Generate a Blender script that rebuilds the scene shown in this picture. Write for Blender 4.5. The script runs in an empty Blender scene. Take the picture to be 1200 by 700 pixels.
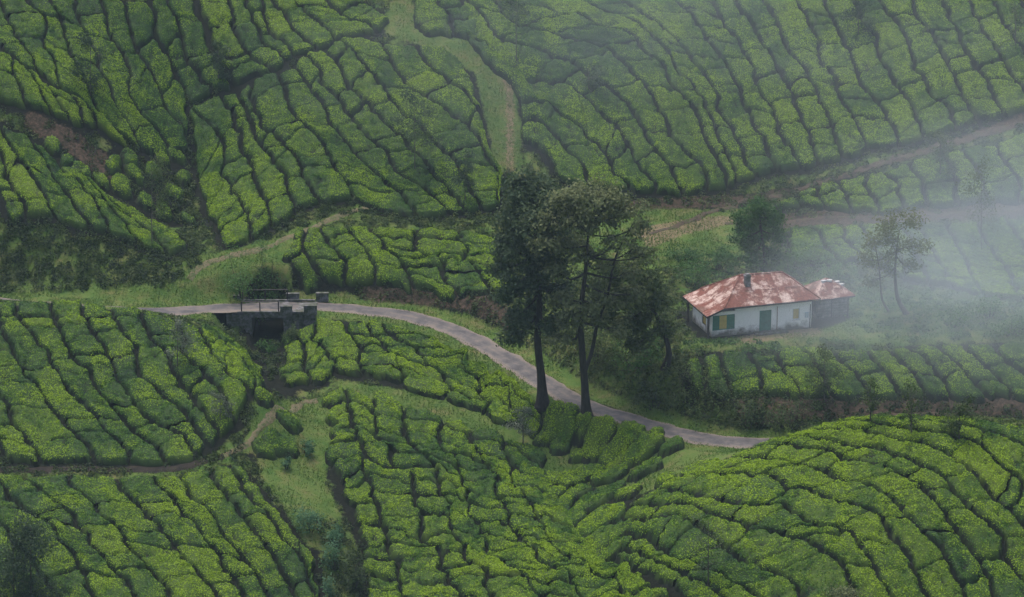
import bpy, math, random
import numpy as np

rng = np.random.default_rng(7)
random.seed(7)
R = math.radians
scene = bpy.context.scene
COL = scene.collection

# ------------------------------------------------------------------ camera
CAM_Z = 86.2
PITCH = R(18.0)
FPX = 600.0 / math.tan(R(10.0))          # focal length in pixels of the 1200 x 700 photograph
cam_data = bpy.data.cameras.new('camera')
cam = bpy.data.objects.new('camera', cam_data)
COL.objects.link(cam)
cam.location = (0, 0, CAM_Z)
cam.rotation_euler = (R(90) - PITCH, 0, 0)
cam_data.sensor_fit = 'HORIZONTAL'
cam_data.sensor_width = 36.0
cam_data.lens = 18.0 / math.tan(R(10.0))
cam_data.clip_start = 1.0
cam_data.clip_end = 3000.0
scene.camera = cam

# ------------------------------------------------------------------ sky, sun, exposure
SUN_EL, SUN_AZ = R(74), R(320)           # azimuth clockwise from +Y
world = bpy.data.worlds.new('World')
scene.world = world
world.use_nodes = True
wn = world.node_tree
wn.nodes.clear()
sky = wn.nodes.new('ShaderNodeTexSky')
sky.sky_type = 'NISHITA'
sky.sun_disc = False
sky.sun_elevation = SUN_EL
sky.sun_rotation = SUN_AZ
sky.air_density = 0.9
sky.dust_density = 5.0
sky.ozone_density = 0.5
bg = wn.nodes.new('ShaderNodeBackground')
bg.inputs['Strength'].default_value = 0.14
wo = wn.nodes.new('ShaderNodeOutputWorld')
wn.links.new(sky.outputs[0], bg.inputs[0])
wn.links.new(bg.outputs[0], wo.inputs[0])
sun_data = bpy.data.lights.new('sun', 'SUN')
sun_data.energy = 1.35
sun_data.angle = R(30)
sun_data.color = (1.0, 0.96, 0.9)
sun = bpy.data.objects.new('sun', sun_data)
COL.objects.link(sun)
sun.rotation_euler = (R(90) - SUN_EL, 0, -SUN_AZ + math.pi)
scene.view_settings.view_transform = 'Standard'
scene.view_settings.look = 'None'
scene.view_settings.gamma = 1.0
scene.view_settings.exposure = 0.72
scene.cycles.max_bounces = 6
scene.cycles.diffuse_bounces = 3
scene.cycles.volume_bounces = 1
scene.cycles.volume_step_rate = 2.0
scene.cycles.volume_max_steps = 64

# ------------------------------------------------------------------ pixels and rays
SC, CC = math.sin(PITCH), math.cos(PITCH)
def kray(py):
    v = (350.0 - np.asarray(py, float)) / FPX
    return (-SC + v * CC) / (CC + v * SC), CC + v * SC
def P(px, py, Y):
    k, dy = kray(py)
    return np.array([(px - 600.0) / FPX * Y / dy, Y, CAM_Z + Y * k])
def project(x, y, z):
    dz = z - CAM_Z
    d = y * CC - dz * SC
    u = y * SC + dz * CC
    return 600.0 + FPX * x / d, 350.0 - FPX * u / d

# ------------------------------------------------------------------ noise
def _hash(ix, iy, seed):
    h = (ix.astype(np.int64) * 374761393 + iy.astype(np.int64) * 668265263 + seed * 1442695041) & 0xffffffff
    h = ((h ^ (h >> 13)) * 1274126177) & 0xffffffff
    return ((h ^ (h >> 16)) & 0xffff) / 65535.0
def vnoise(x, y, seed=0):
    x = np.asarray(x, float); y = np.asarray(y, float)
    ix = np.floor(x); iy = np.floor(y)
    fx = x - ix; fy = y - iy
    fx = fx * fx * (3 - 2 * fx); fy = fy * fy * (3 - 2 * fy)
    a = _hash(ix, iy, seed); b = _hash(ix + 1, iy, seed)
    c = _hash(ix, iy + 1, seed); d = _hash(ix + 1, iy + 1, seed)
    return (a + (b - a) * fx) * (1 - fy) + (c + (d - c) * fx) * fy
def fbm(x, y, seed=0, o=3):
    s = 0; a = 0.5; t = 0
    for i in range(o):
        s = s + a * vnoise(x * 2 ** i, y * 2 ** i, seed + i); t += a; a *= 0.5
    return s / t
def worley(x, y, seed=0):
    x = np.asarray(x, float); y = np.asarray(y, float)
    ix = np.floor(x); iy = np.floor(y); d = np.full(x.shape, 9.0)
    for a in (-1, 0, 1):
        for b in (-1, 0, 1):
            cx_ = ix + a; cy_ = iy + b
            px_ = cx_ + 0.1 + 0.8 * _hash(cx_, cy_, seed); py_ = cy_ + 0.1 + 0.8 * _hash(cx_, cy_, seed + 17)
            d = np.minimum(d, np.hypot(x - px_, y - py_))
    return d
def sstep(a, b, x):
    t = np.clip((x - a) / (b - a), 0, 1)
    return t * t * (3 - 2 * t)

# ------------------------------------------------------------------ terrain: heights read off the photograph at chosen depths
CP = [  # photo x, photo y, depth (m)
 # right mound
 (1050,484,231),(1050,520,225.8),(1050,600,218.2),(1050,700,211),(1200,494,231),(1200,540,225),(1200,620,217.5),(1200,700,212),
 (1300,500,231),(1300,600,220),(1300,700,213),(950,501,231),(885,530,232),(870,600,221),(870,700,212.5),(800,522,238),
 (780,560,231),(780,620,222),(780,700,214.5),(960,560,223.5),(960,640,215.5),(1120,485,231.3),
 # house shelf and the field below it
 (880,390,255),(960,385,256.5),(820,392,255),(1050,462,246.3),(950,458,246.5),(860,452,246.8),(1180,464,246.3),(1300,464,246.3),
 (1050,400,253.2),(1180,395,253.4),(800,400,252.5),(800,440,247.5),(800,490,243),(1300,395,253.4),(740,440,250.5),
 (700,300,277),(700,350,266.5),(640,380,263),(800,300,277),(790,265,287),(880,330,269),(960,345,265),
 # slope behind the house, hill on the right
 (800,245,291),(800,228,292.8),(800,110,304),(800,0,316),(1050,260,284),(1050,330,271),(1180,330,271.5),(1180,260,285),(1050,300,277),
 (1050,246,286.3),(1050,190,293.5),(1050,175,296),(1050,162,297.8),(1050,80,306.5),(1050,0,315.7),(1180,133,300.6),(1180,60,308),(1180,0,315.5),
 (1180,170,296),(1180,242,287.2),(920,262,286.5),(920,225,292.5),(920,110,304),(920,0,316),(1300,330,272),(1300,240,287.5),(1300,130,301),(1300,0,315.5),
 # hill in the middle, grassy track
 (600,200,293),(600,100,302.5),(600,0,314),(680,222,291.5),(680,110,303),(690,250,288),(600,260,284),
 (450,250,285),(450,262,282),(450,335,273.5),(450,350,271.8),(450,130,297.5),(450,0,313),(540,250,285.5),(540,262,283),(540,335,273),(560,350,269.5),
 (340,300,276.5),(300,296,278),(270,330,272),(230,335,272),(300,240,286),(260,280,280),(300,130,298),(300,0,313),
 (235,195,294.8),(215,110,302.5),(205,265,284.3),(245,50,307),(150,110,297),(150,0,309.5),(60,50,301.5),(0,0,307),(-100,0,305),
 # spur on the left
 (0,105,293),(60,128,291.5),(100,140,291.5),(150,165,291.5),(45,165,288.6),(110,190,288),(0,180,287),(100,190,287.2),(0,245,281),(100,258,280),(200,295,277),(180,230,286.5),
 (0,262,279.5),(0,340,274.5),(100,272,278.5),(100,340,273.5),(190,330,272.5),(-100,100,292),(-100,245,281),(-100,340,275),
 # left mound
 (50,356,262),(150,361,261.5),(220,381,260),(280,424,255),(308,458,250),(-100,356,262),
 (50,405,255.8),(50,455,250.6),(50,505,245.8),(50,538,242.5),(50,549,241.2),(50,600,235.1),(50,650,230),(50,700,225.6),
 (200,405,256.2),(200,455,250.1),(200,505,245.2),(200,537,242.3),(232,543,241),(260,531,242),(200,560,239.3),(200,650,230.5),(200,700,226),
 (-100,450,251),(-100,540,242.5),(-100,552,241),(-100,650,230),(-100,700,225.6),(330,600,235),(330,700,227),(130,549,241.2),
 # gully and the strip under the road
 (300,402,266),(320,442,259),(330,480,252.5),(350,520,246),(345,580,238.5),(390,640,232),(400,700,226),
 (400,378,268),(400,430,261),(350,440,259.5),(450,392,265),(450,442,258.5),(520,404,263),(520,460,256),(600,450,256),(600,490,250),
 (640,502,248),(700,502,246),(700,530,242.5),(760,532,240),(450,457,256.2),(560,492,250.3),(660,541,242),
 (420,482,253),(420,560,243),(420,640,234),(450,700,228),(600,522,245.5),(600,600,235),(600,700,224),(700,600,231),(700,700,220),(700,560,239),
]
pts = np.array([P(*c) for c in CP])
# road centre line: photo points with the level of the road
RD = [(205,364,-2.0),(250,361,-2.1),(300,359,-2.3),(375,359,-2.6),(450,366,-2.9),(500,376,-3.2),(550,395,-3.5),(600,424,-3.9),
      (625,440,-4.1),(675,469,-4.4),(725,487,-4.6),(800,509,-4.75),(875,519,-4.9)]
road_pts = []
for px, py, z in RD:
    k, dy = kray(py); Y = (z - CAM_Z) / k
    road_pts.append([(px - 600) / FPX * Y / dy, Y, z])
road_pts = [[-66, 273, -1.2], [-50, 269.5, -1.7], [-39, 267.6, -1.9]] + road_pts + [[31, 239.6, -5.0], [45, 240.4, -5.0], [66, 242, -5.0]]
road_pts = np.array(road_pts, float)
pts = np.vstack([pts, road_pts])

def tps_fit(p, lam=0.6):
    n = len(p)
    xy = p[:, :2] / 50.0
    d2 = ((xy[:, None] - xy[None]) ** 2).sum(-1)
    K = np.where(d2 > 0, 0.5 * d2 * np.log(d2 + 1e-20), 0) + lam * 1e-3 * np.eye(n)
    Pm = np.hstack([np.ones((n, 1)), xy])
    A = np.block([[K, Pm], [Pm.T, np.zeros((3, 3))]])
    return xy, np.linalg.solve(A, np.concatenate([p[:, 2], np.zeros(3)]))
TX, TW = tps_fit(pts)
def tps(x, y):
    sh = x.shape
    q = np.stack([x.ravel(), y.ravel()], 1) / 50.0
    out = np.empty(len(q))
    for i in range(0, len(q), 20000):
        b = q[i:i + 20000]
        d2 = ((b[:, None] - TX[None]) ** 2).sum(-1)
        out[i:i + 20000] = (0.5 * d2 * np.log(d2 + 1e-20)) @ TW[:-3] + TW[-3] + b @ TW[-2:]
    return out.reshape(sh)

def catmull(p, step=0.5):
    p = np.asarray(p, float)
    q = np.vstack([2 * p[0] - p[1], p, 2 * p[-1] - p[-2]])
    out = []
    for i in range(1, len(q) - 2):
        n = max(2, int(np.linalg.norm(q[i + 1] - q[i]) / step))
        t = np.linspace(0, 1, n, endpoint=False)[:, None]
        out.append(0.5 * (2 * q[i] + (q[i + 1] - q[i - 1]) * t + (2 * q[i - 1] - 5 * q[i] + 4 * q[i + 1] - q[i + 2]) * t ** 2
                          + (3 * q[i] - q[i - 1] - 3 * q[i + 1] + q[i + 2]) * t ** 3))
    out.append(p[-1:])
    return np.vstack(out)
road_line = catmull(road_pts, 0.6)

GX0, GX1, GY0, GY1, GS = -64.0, 64.0, 198.0, 336.0, 0.4
gx = np.arange(GX0, GX1 + 1e-6, GS); gy = np.arange(GY0, GY1 + 1e-6, GS)
XX, YY = np.meshgrid(gx, gy)
HH = tps(XX, YY)
HH += (fbm(XX / 3.0, YY / 3.0, 3) - 0.5) * 0.35
def line_dist(line, x, y):
    d = np.full(x.shape, 1e9); z = np.zeros(x.shape)
    for q in line:
        dd = np.hypot(x - q[0], y - q[1])
        m = dd < d
        d = np.where(m, dd, d); z = np.where(m, q[2], z)
    return d, z
RDD, RDZ = line_dist(road_line, XX, YY)
w = 1 - sstep(2.1, 4.6, RDD)
HH = HH * (1 - w) + (RDZ - 0.06) * w
# house shelf is levelled
HANG = R(17.0); HX, HY = 18.4, 253.7
hu = np.array([math.cos(HANG), math.sin(HANG)]); hv = np.array([-math.sin(HANG), math.cos(HANG)])
HOU = (XX - HX) * hu[0] + (YY - HY) * hu[1]; HOV = (XX - HX) * hv[0] + (YY - HY) * hv[1]
dd = np.maximum(np.maximum(-HOU - 1, HOU - 15.5), np.maximum(-HOV - 1.2, HOV - 9.5))
w = 1 - sstep(0.0, 3.0, dd)
HH = HH * (1 - w) + 0.0 * w
# stream gully passing below the bridge
BX = -23.8
gul = catmull([[BX, 272.0, -4.8], [BX, 270, -5.1], [BX, 266, -5.3], [-23.2, 262, -5.7], [-22.2, 257, -6.3]], 0.4)
GD, GZ = line_dist(gul, XX, YY)
w = 1 - sstep(1.35, 2.5, GD)
HH = HH * (1 - w) + np.minimum(HH, GZ) * w
# ground in front of the abutments is dug away
w = (1 - sstep(3.6, 5.4, np.abs(XX - BX))) * sstep(264.5, 266.3, YY) * (1 - sstep(268.1, 268.5, YY))
HH = HH * (1 - w) + np.minimum(HH, -4.5) * w

def H(x, y):
    x = np.asarray(x, float); y = np.asarray(y, float)
    i = np.clip((x - GX0) / GS, 0, len(gx) - 1.001); j = np.clip((y - GY0) / GS, 0, len(gy) - 1.001)
    i0 = i.astype(int); j0 = j.astype(int); fx = i - i0; fy = j - j0
    return (HH[j0, i0] * (1 - fx) + HH[j0, i0 + 1] * fx) * (1 - fy) + (HH[j0 + 1, i0] * (1 - fx) + HH[j0 + 1, i0 + 1] * fx) * fy
YS = np.arange(200.0, 334.0, 0.3)
def cast(px, py, h=0.0):
    """first point of the terrain (raised by h) under each photo pixel"""
    px = np.atleast_1d(np.asarray(px, float)); py = np.atleast_1d(np.asarray(py, float))
    k, dy = kray(py)
    xs = ((px - 600) / FPX / dy)[:, None] * YS[None]
    zs = CAM_Z + k[:, None] * YS[None]
    f = zs - (H(xs, np.broadcast_to(YS, xs.shape)) + h)
    below = f < 0
    idx = np.where(below.any(1), below.argmax(1), len(YS) - 1)
    i0 = np.maximum(idx - 1, 0); r = np.arange(len(px))
    f0 = f[r, i0]; f1 = f[r, idx]
    t = np.where(np.abs(f0 - f1) > 1e-9, f0 / (f0 - f1 + 1e-12), 0); t = np.clip(t, 0, 1)
    Y = YS[i0] + (YS[idx] - YS[i0]) * t
    x = (px - 600) / FPX / dy * Y
    return np.stack([x, Y, H(x, Y)], 1)
def ground(px, py):
    return cast(px, py)[0]

# ------------------------------------------------------------------ helpers for objects
def mesh_np(name, verts, faces_flat, loop_tot, smooth=False, col=None):
    """mesh from arrays: verts (n,3), flat vertex indices, vertices per face"""
    me = bpy.data.meshes.new(name)
    verts = np.asarray(verts, np.float32); ff = np.asarray(faces_flat, np.int32).ravel(); lt = np.asarray(loop_tot, np.int32)
    me.vertices.add(len(verts)); me.vertices.foreach_set('co', verts.ravel())
    me.loops.add(len(ff)); me.loops.foreach_set('vertex_index', ff)
    me.polygons.add(len(lt))
    ls = np.concatenate([[0], np.cumsum(lt)[:-1]]).astype(np.int32) if len(lt) else np.zeros(0, np.int32)
    me.polygons.foreach_set('loop_start', ls)
    me.polygons.foreach_set('loop_total', lt)
    if smooth is True:
        me.polygons.foreach_set('use_smooth', np.ones(len(lt), bool))
    elif smooth is not False:
        me.polygons.foreach_set('use_smooth', np.asarray(smooth, bool))
    if col is not None:
        a = me.color_attributes.new('Col', 'FLOAT_COLOR', 'POINT')
        c = np.ones((len(verts), 4), np.float32); c[:, :col.shape[1]] = col
        a.data.foreach_set('color', c.ravel())
    me.update(calc_edges=True)
    return me
def obj(name, me, mat=None, parent=None, label=None, cat=None, group=None, kind=None, loc=None):
    o = bpy.data.objects.new(name, me)
    COL.objects.link(o)
    if me is not None and mat is not None:
        me.materials.clear(); me.materials.append(mat)
    if parent is not None: o.parent = parent
    if label: o['label'] = label
    if cat: o['category'] = cat
    if group: o['group'] = group
    if kind: o['kind'] = kind
    if loc is not None: o.location = loc
    return o
class MB:
    def __init__(s): s.v = []; s.f = []
    def add(s, v, f):
        n = len(s.v); s.v += [tuple(map(float, q)) for q in v]; s.f += [tuple(i + n for i in q) for q in f]; return s
    def box(s, x0, x1, y0, y1, z0, z1, M=None):
        v = [(x, y, z) for z in (z0, z1) for y in (y0, y1) for x in (x0, x1)]
        if M is not None: v = [tuple(M @ np.array(q)) for q in v]
        return s.add(v, [(0, 2, 3, 1), (4, 5, 7, 6), (0, 1, 5, 4), (2, 6, 7, 3), (0, 4, 6, 2), (1, 3, 7, 5)])
    def tube(s, p, r, n=8):
        p = [np.array(q, float) for q in p]; vs = []; fs = []
        for i, q in enumerate(p):
            t = p[min(i + 1, len(p) - 1)] - p[max(i - 1, 0)]; t = t / (np.linalg.norm(t) + 1e-9)
            a = np.cross(t, [0.31, 0.95, 0.05]); a /= np.linalg.norm(a) + 1e-9; b = np.cross(t, a)
            for k in range(n):
                an = 2 * math.pi * k / n
                vs.append(q + r[i] * (math.cos(an) * a + math.sin(an) * b))
        for i in range(len(p) - 1):
            for k in range(n):
                fs.append((i * n + k, i * n + (k + 1) % n, (i + 1) * n + (k + 1) % n, (i + 1) * n + k))
        fs.append(tuple(range(n - 1, -1, -1))); fs.append(tuple((len(p) - 1) * n + k for k in range(n)))
        return s.add(vs, fs)
    def mesh(s, name, smooth=False):
        me = bpy.data.meshes.new(name); me.from_pydata(s.v, [], s.f)
        if smooth: me.polygons.foreach_set('use_smooth', np.ones(len(me.polygons), bool))
        me.update(); return me

# ------------------------------------------------------------------ materials
def newmat(name):
    m = bpy.data.materials.new(name); m.use_nodes = True
    nt = m.node_tree
    return m, nt, nt.nodes['Principled BSDF']
def nd(nt, t, **kw):
    n = nt.nodes.new(t)
    for k, v in kw.items():
        if k in n.inputs: n.inputs[k].default_value = v
        else: setattr(n, k, v)
    return n
def noise(nt, scale, detail=4, rough=0.6, coord='Object', stretch=None):
    tc = nd(nt, 'ShaderNodeTexCoord')
    src = nd(nt, 'ShaderNodeNewGeometry').outputs['Position'] if coord == 'World' else tc.outputs[coord]
    if stretch:
        mp = nd(nt, 'ShaderNodeMapping'); mp.inputs['Scale'].default_value = stretch
        nt.links.new(src, mp.inputs[0]); src = mp.outputs[0]
    n = nd(nt, 'ShaderNodeTexNoise', Scale=scale, Detail=detail, Roughness=rough)
    nt.links.new(src, n.inputs['Vector'])
    return n.outputs['Fac']
def ramp(nt, fac, stops):
    r = nd(nt, 'ShaderNodeValToRGB')
    e = r.color_ramp.elements
    while len(e) < len(stops): e.new(0.5)
    for q, (p, c) in zip(e, stops):
        q.position = p; q.color = (c[0], c[1], c[2], 1)
    nt.links.new(fac, r.inputs[0])
    return r.outputs[0]
def mixc(nt, fac, a, b, mode='MIX'):
    m = nd(nt, 'ShaderNodeMix', data_type='RGBA', blend_type=mode)
    for s, v in ((m.inputs[0], fac), (m.inputs[6], a), (m.inputs[7], b)):
        if hasattr(v, 'is_output') or hasattr(v, 'links'): nt.links.new(v, s)
        elif isinstance(v, (int, float)): s.default_value = v
        else: s.default_value = (v[0], v[1], v[2], 1)
    return m.outputs[2]
def bump(nt, fac, strength, dist, bsdf):
    b = nd(nt, 'ShaderNodeBump', Strength=strength, Distance=dist)
    nt.links.new(fac, b.inputs['Height']); nt.links.new(b.outputs[0], bsdf.inputs['Normal'])
def plain(name, stops, scale=3.0, rough=0.8, bmp=0.0, bdist=0.02, stretch=None, coord='Object', detail=5):
    m, nt, b = newmat(name)
    f = noise(nt, scale, detail, 0.65, coord, stretch)
    nt.links.new(ramp(nt, f, stops), b.inputs['Base Color'])
    b.inputs['Roughness'].default_value = rough
    b.inputs['Specular IOR Level'].default_value = 0.25
    if bmp: bump(nt, f, bmp, bdist, b)
    return m
def leafmat(name, dark, mid, young, under, rough=0.55, through=0.0):
    """Col.r = age of the plant's growth, Col.g = leaf to leaf difference, Col.b = 1 for a leaf, 0 for the twiggy inside (on tea with crevice shade painted in)"""
    m, nt, b = newmat(name)
    at = nd(nt, 'ShaderNodeAttribute', attribute_name='Col')
    sp = nd(nt, 'ShaderNodeSeparateColor'); nt.links.new(at.outputs['Color'], sp.inputs[0])
    f = noise(nt, 0.9, 3, 0.6)
    ad = nd(nt, 'ShaderNodeMath', operation='MULTIPLY_ADD'); nt.links.new(sp.outputs[1], ad.inputs[0]); ad.inputs[1].default_value = 0.40
    nt.links.new(sp.outputs[0], ad.inputs[2])
    ad2 = nd(nt, 'ShaderNodeMath', operation='MULTIPLY_ADD'); nt.links.new(f, ad2.inputs[0]); ad2.inputs[1].default_value = 0.35
    nt.links.new(ad.outputs[0], ad2.inputs[2])
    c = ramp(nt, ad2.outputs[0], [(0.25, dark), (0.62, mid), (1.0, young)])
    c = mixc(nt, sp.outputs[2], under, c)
    nt.links.new(c, b.inputs['Base Color'])
    b.inputs['Roughness'].default_value = rough
    b.inputs['Specular IOR Level'].default_value = 0.16
    if through:
        tr = nd(nt, 'ShaderNodeBsdfTranslucent'); nt.links.new(c, tr.inputs[0])
        mx = nd(nt, 'ShaderNodeMixShader'); mx.inputs[0].default_value = through
        nt.links.new(b.outputs[0], mx.inputs[1]); nt.links.new(tr.outputs[0], mx.inputs[2])
        nt.links.new(mx.outputs[0], nt.nodes['Material Output'].inputs['Surface'])
    return m
M = {}
M['tea'] = leafmat('tea leaf', (0.010, 0.040, 0.014), (0.050, 0.122, 0.012), (0.18, 0.285, 0.010), (0.007, 0.011, 0.005), 0.7)  # last colour: bare woody inside, near black to paint shade into the crevices
M['scrub'] = leafmat('scrub leaf', (0.022, 0.040, 0.014), (0.05, 0.085, 0.025), (0.11, 0.14, 0.045), (0.02, 0.022, 0.013), through=0.4)
M['lush'] = leafmat('lush shrub leaf', (0.02, 0.06, 0.016), (0.05, 0.125, 0.028), (0.10, 0.20, 0.04), (0.012, 0.03, 0.012), through=0.4)
M['bluish'] = leafmat('blue green shrub leaf', (0.03, 0.085, 0.038), (0.065, 0.15, 0.07), (0.11, 0.22, 0.11), (0.02, 0.04, 0.02), through=0.4)
M['oak'] = leafmat('silver oak leaf', (0.026, 0.052, 0.028), (0.055, 0.092, 0.044), (0.10, 0.135, 0.06), (0.015, 0.02, 0.012), through=0.4)
M['olive'] = leafmat('olive tree leaf', (0.065, 0.088, 0.036), (0.13, 0.16, 0.068), (0.19, 0.215, 0.095), (0.02, 0.02, 0.012), through=0.4)
M['pale'] = leafmat('pale sapling leaf', (0.06, 0.085, 0.05), (0.13, 0.16, 0.11), (0.26, 0.28, 0.22), (0.02, 0.02, 0.012), through=0.4)
M['grass'] = leafmat('grass blade', (0.04, 0.09, 0.018), (0.075, 0.145, 0.022), (0.16, 0.20, 0.05), (0.05, 0.08, 0.02), 0.7)
M['bark'] = plain('bark', [(0.3, (0.012, 0.011, 0.010)), (0.7, (0.05, 0.043, 0.038))], 4, 0.9, 0.6, 0.05, (1, 1, 0.25))
M['bark_grey'] = plain('grey bark', [(0.3, (0.05, 0.045, 0.04)), (0.7, (0.13, 0.115, 0.10))], 4, 0.9, 0.5, 0.04, (1, 1, 0.25))

# ground: Col.r grass, Col.g red soil, Col.b pale bare soil
m, nt, b = newmat('ground')
at = nd(nt, 'ShaderNodeAttribute', attribute_name='Col')
sp = nd(nt, 'ShaderNodeSeparateColor'); nt.links.new(at.outputs['Color'], sp.inputs[0])
n1 = noise(nt, 0.5, 6, 0.7); n2 = noise(nt, 3.0, 5, 0.7)
base = ramp(nt, n2, [(0.3, (0.005, 0.006, 0.005)), (0.55, (0.010, 0.012, 0.008)), (0.75, (0.02, 0.018, 0.013))])
gr = ramp(nt, n1, [(0.32, (0.045, 0.10, 0.02)), (0.52, (0.085, 0.125, 0.03)), (0.68, (0.13, 0.125, 0.05))])
rs = ramp(nt, n2, [(0.38, (0.022, 0.022, 0.013)), (0.55, (0.06, 0.043, 0.030)), (0.7, (0.10, 0.068, 0.05))])
ps = ramp(nt, n2, [(0.3, (0.10, 0.085, 0.045)), (0.7, (0.21, 0.165, 0.10))])
def jag(out):
    a = nd(nt, 'ShaderNodeMath', operation='MULTIPLY_ADD'); nt.links.new(n2, a.inputs[0]); a.inputs[1].default_value = 1.2
    nt.links.new(out, a.inputs[2])
    r_ = nd(nt, 'ShaderNodeMapRange'); r_.inputs[1].default_value = 0.95; r_.inputs[2].default_value = 1.25
    nt.links.new(a.outputs[0], r_.inputs[0]); return r_.outputs[0]
c = mixc(nt, jag(sp.outputs[0]), base, gr); c = mixc(nt, jag(sp.outputs[1]), c, rs); c = mixc(nt, jag(sp.outputs[2]), c, ps)
nt.links.new(c, b.inputs['Base Color']); b.inputs['Roughness'].default_value = 0.95; b.inputs['Specular IOR Level'].default_value = 0.1
bump(nt, n2, 0.7, 0.12, b)
M['ground'] = m

# road: worn asphalt with pale dusty edges (UV x runs across)
m, nt, b = newmat('road')
at = nd(nt, 'ShaderNodeAttribute', attribute_name='Col')
sp = nd(nt, 'ShaderNodeSeparateColor'); nt.links.new(at.outputs['Color'], sp.inputs[0])
n1 = noise(nt, 0.7, 6, 0.7); n2 = noise(nt, 9, 5, 0.7)
asp = ramp(nt, n1, [(0.34, (0.035, 0.034, 0.037)), (0.5, (0.078, 0.072, 0.073)), (0.62, (0.115, 0.10, 0.09))])
dust = ramp(nt, n2, [(0.3, (0.12, 0.098, 0.078)), (0.7, (0.20, 0.165, 0.135))])
a = nd(nt, 'ShaderNodeMath', operation='MULTIPLY_ADD'); nt.links.new(n1, a.inputs[0]); a.inputs[1].default_value = 1.0; nt.links.new(sp.outputs[0], a.inputs[2])
r_ = nd(nt, 'ShaderNodeMapRange'); r_.inputs[1].default_value = 0.62; r_.inputs[2].default_value = 1.1; nt.links.new(a.outputs[0], r_.inputs[0])
nt.links.new(mixc(nt, r_.outputs[0], asp, dust), b.inputs['Base Color'])
b.inputs['Roughness'].default_value = 0.85; bump(nt, n2, 0.3, 0.02, b)
M['road'] = m
M['path'] = plain('path soil', [(0.38, (0.055, 0.075, 0.025)), (0.5, (0.14, 0.11, 0.07)), (0.6, (0.07, 0.09, 0.03))], 1.6, 0.95, 0.5, 0.05)
M['shadepath'] = plain('trodden soil with painted shade', [(0.35, (0.012, 0.010, 0.008)), (0.6, (0.03, 0.024, 0.018)), (0.75, (0.05, 0.04, 0.028))], 1.6, 0.95, 0.5, 0.05)  # trodden soil, darkened to paint in the shadow under the mound's bank
M['redpath'] = plain('red path soil', [(0.38, (0.03, 0.026, 0.017)), (0.5, (0.075, 0.052, 0.038)), (0.6, (0.045, 0.052, 0.022))], 1.6, 0.95, 0.5, 0.05)

# ------------------------------------------------------------------ zones of the ground, as outlines seen in the photograph
def inpoly(px, py, poly):
    inside = np.zeros(px.shape, bool); n = len(poly)
    for i in range(n):
        x0, y0 = poly[i]; x1, y1 = poly[(i + 1) % n]
        if y0 == y1: continue
        c = ((y0 > py) != (y1 > py)) & (px < (x1 - x0) * (py - y0) / (y1 - y0) + x0)
        inside ^= c
    return inside
GRASS = [
 [(175,352),(200,318),(225,300),(280,292),(345,265),(420,238),(440,246),(355,272),(338,300),(345,348),(330,352)],
 [(690,245),(760,240),(860,250),(880,300),(800,310),(700,330),(680,300)],
 [(455,0),(482,0),(505,38),(570,52),(605,95),(614,195),(580,205),(572,150),(556,85),(490,52),(450,40)],
 [(296,470),(330,470),(400,465),(395,500),(385,530),(383,570),(400,605),(390,650),(360,640),(330,590),(305,560),(300,530),(280,535),(290,500)],
 [(370,440),(440,452),(530,465),(600,500),(640,512),(700,540),(760,548),(800,525),(880,522),(850,540),(790,560),(720,560),(650,560),(600,520),(500,490),(430,470)],
 [(795,395),(830,398),(950,390),(1010,372),(1010,400),(930,410),(800,412)],
 [(690,535),(760,535),(800,530),(800,560),(750,580),(690,570)],
 [(995,340),(1200,345),(1300,345),(1300,400),(995,405)],
 [(0,332),(200,330),(200,352),(0,356)],
]
RED = [
 [(700,236),(760,234),(860,230),(930,220),(1000,199),(1100,168),(1200,134),(1300,101),(1300,124),(1200,147),(1100,176),(1010,203),(930,228),(860,244),(720,246)],
 [(890,255),(960,246),(1050,246),(1200,234),(1300,232),(1300,252),(1200,254),(1050,262),(900,268)],
 [(30,128),(75,148),(125,180),(148,212),(120,208),(70,172),(30,150)],
 [(860,466),(1000,464),(1300,466),(1300,490),(1000,488),(870,500)],
 [(420,336),(560,342),(620,375),(600,385),(540,362),(420,352)],
]
BARE = [[(862,396),(905,388),(960,384),(966,392),(915,398),(870,404)], [(745,268),(800,258),(860,252),(862,262),(800,275),(760,292)], [(600,215),(606,60),(590,70),(595,200)]]
PX, PY = project(XX, YY, HH)
def zone(polys):
    m_ = np.zeros(XX.shape)
    for p_ in polys: m_ = np.maximum(m_, inpoly(PX, PY, p_).astype(float))
    return m_
def blur(a, n=1):
    for _ in range(n):
        a = (a + np.roll(a, 1, 0) + np.roll(a, -1, 0) + np.roll(a, 1, 1) + np.roll(a, -1, 1)) / 5
    return a
verge = ((RDD > 1.25) & (RDD < 3.0)).astype(float)
ZG = np.maximum(blur(zone(GRASS), 2), blur(verge, 1)); ZR = blur(zone(RED), 2); ZB = blur(zone(BARE), 3)
ZG[GD < 2.6] = 0

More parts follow.
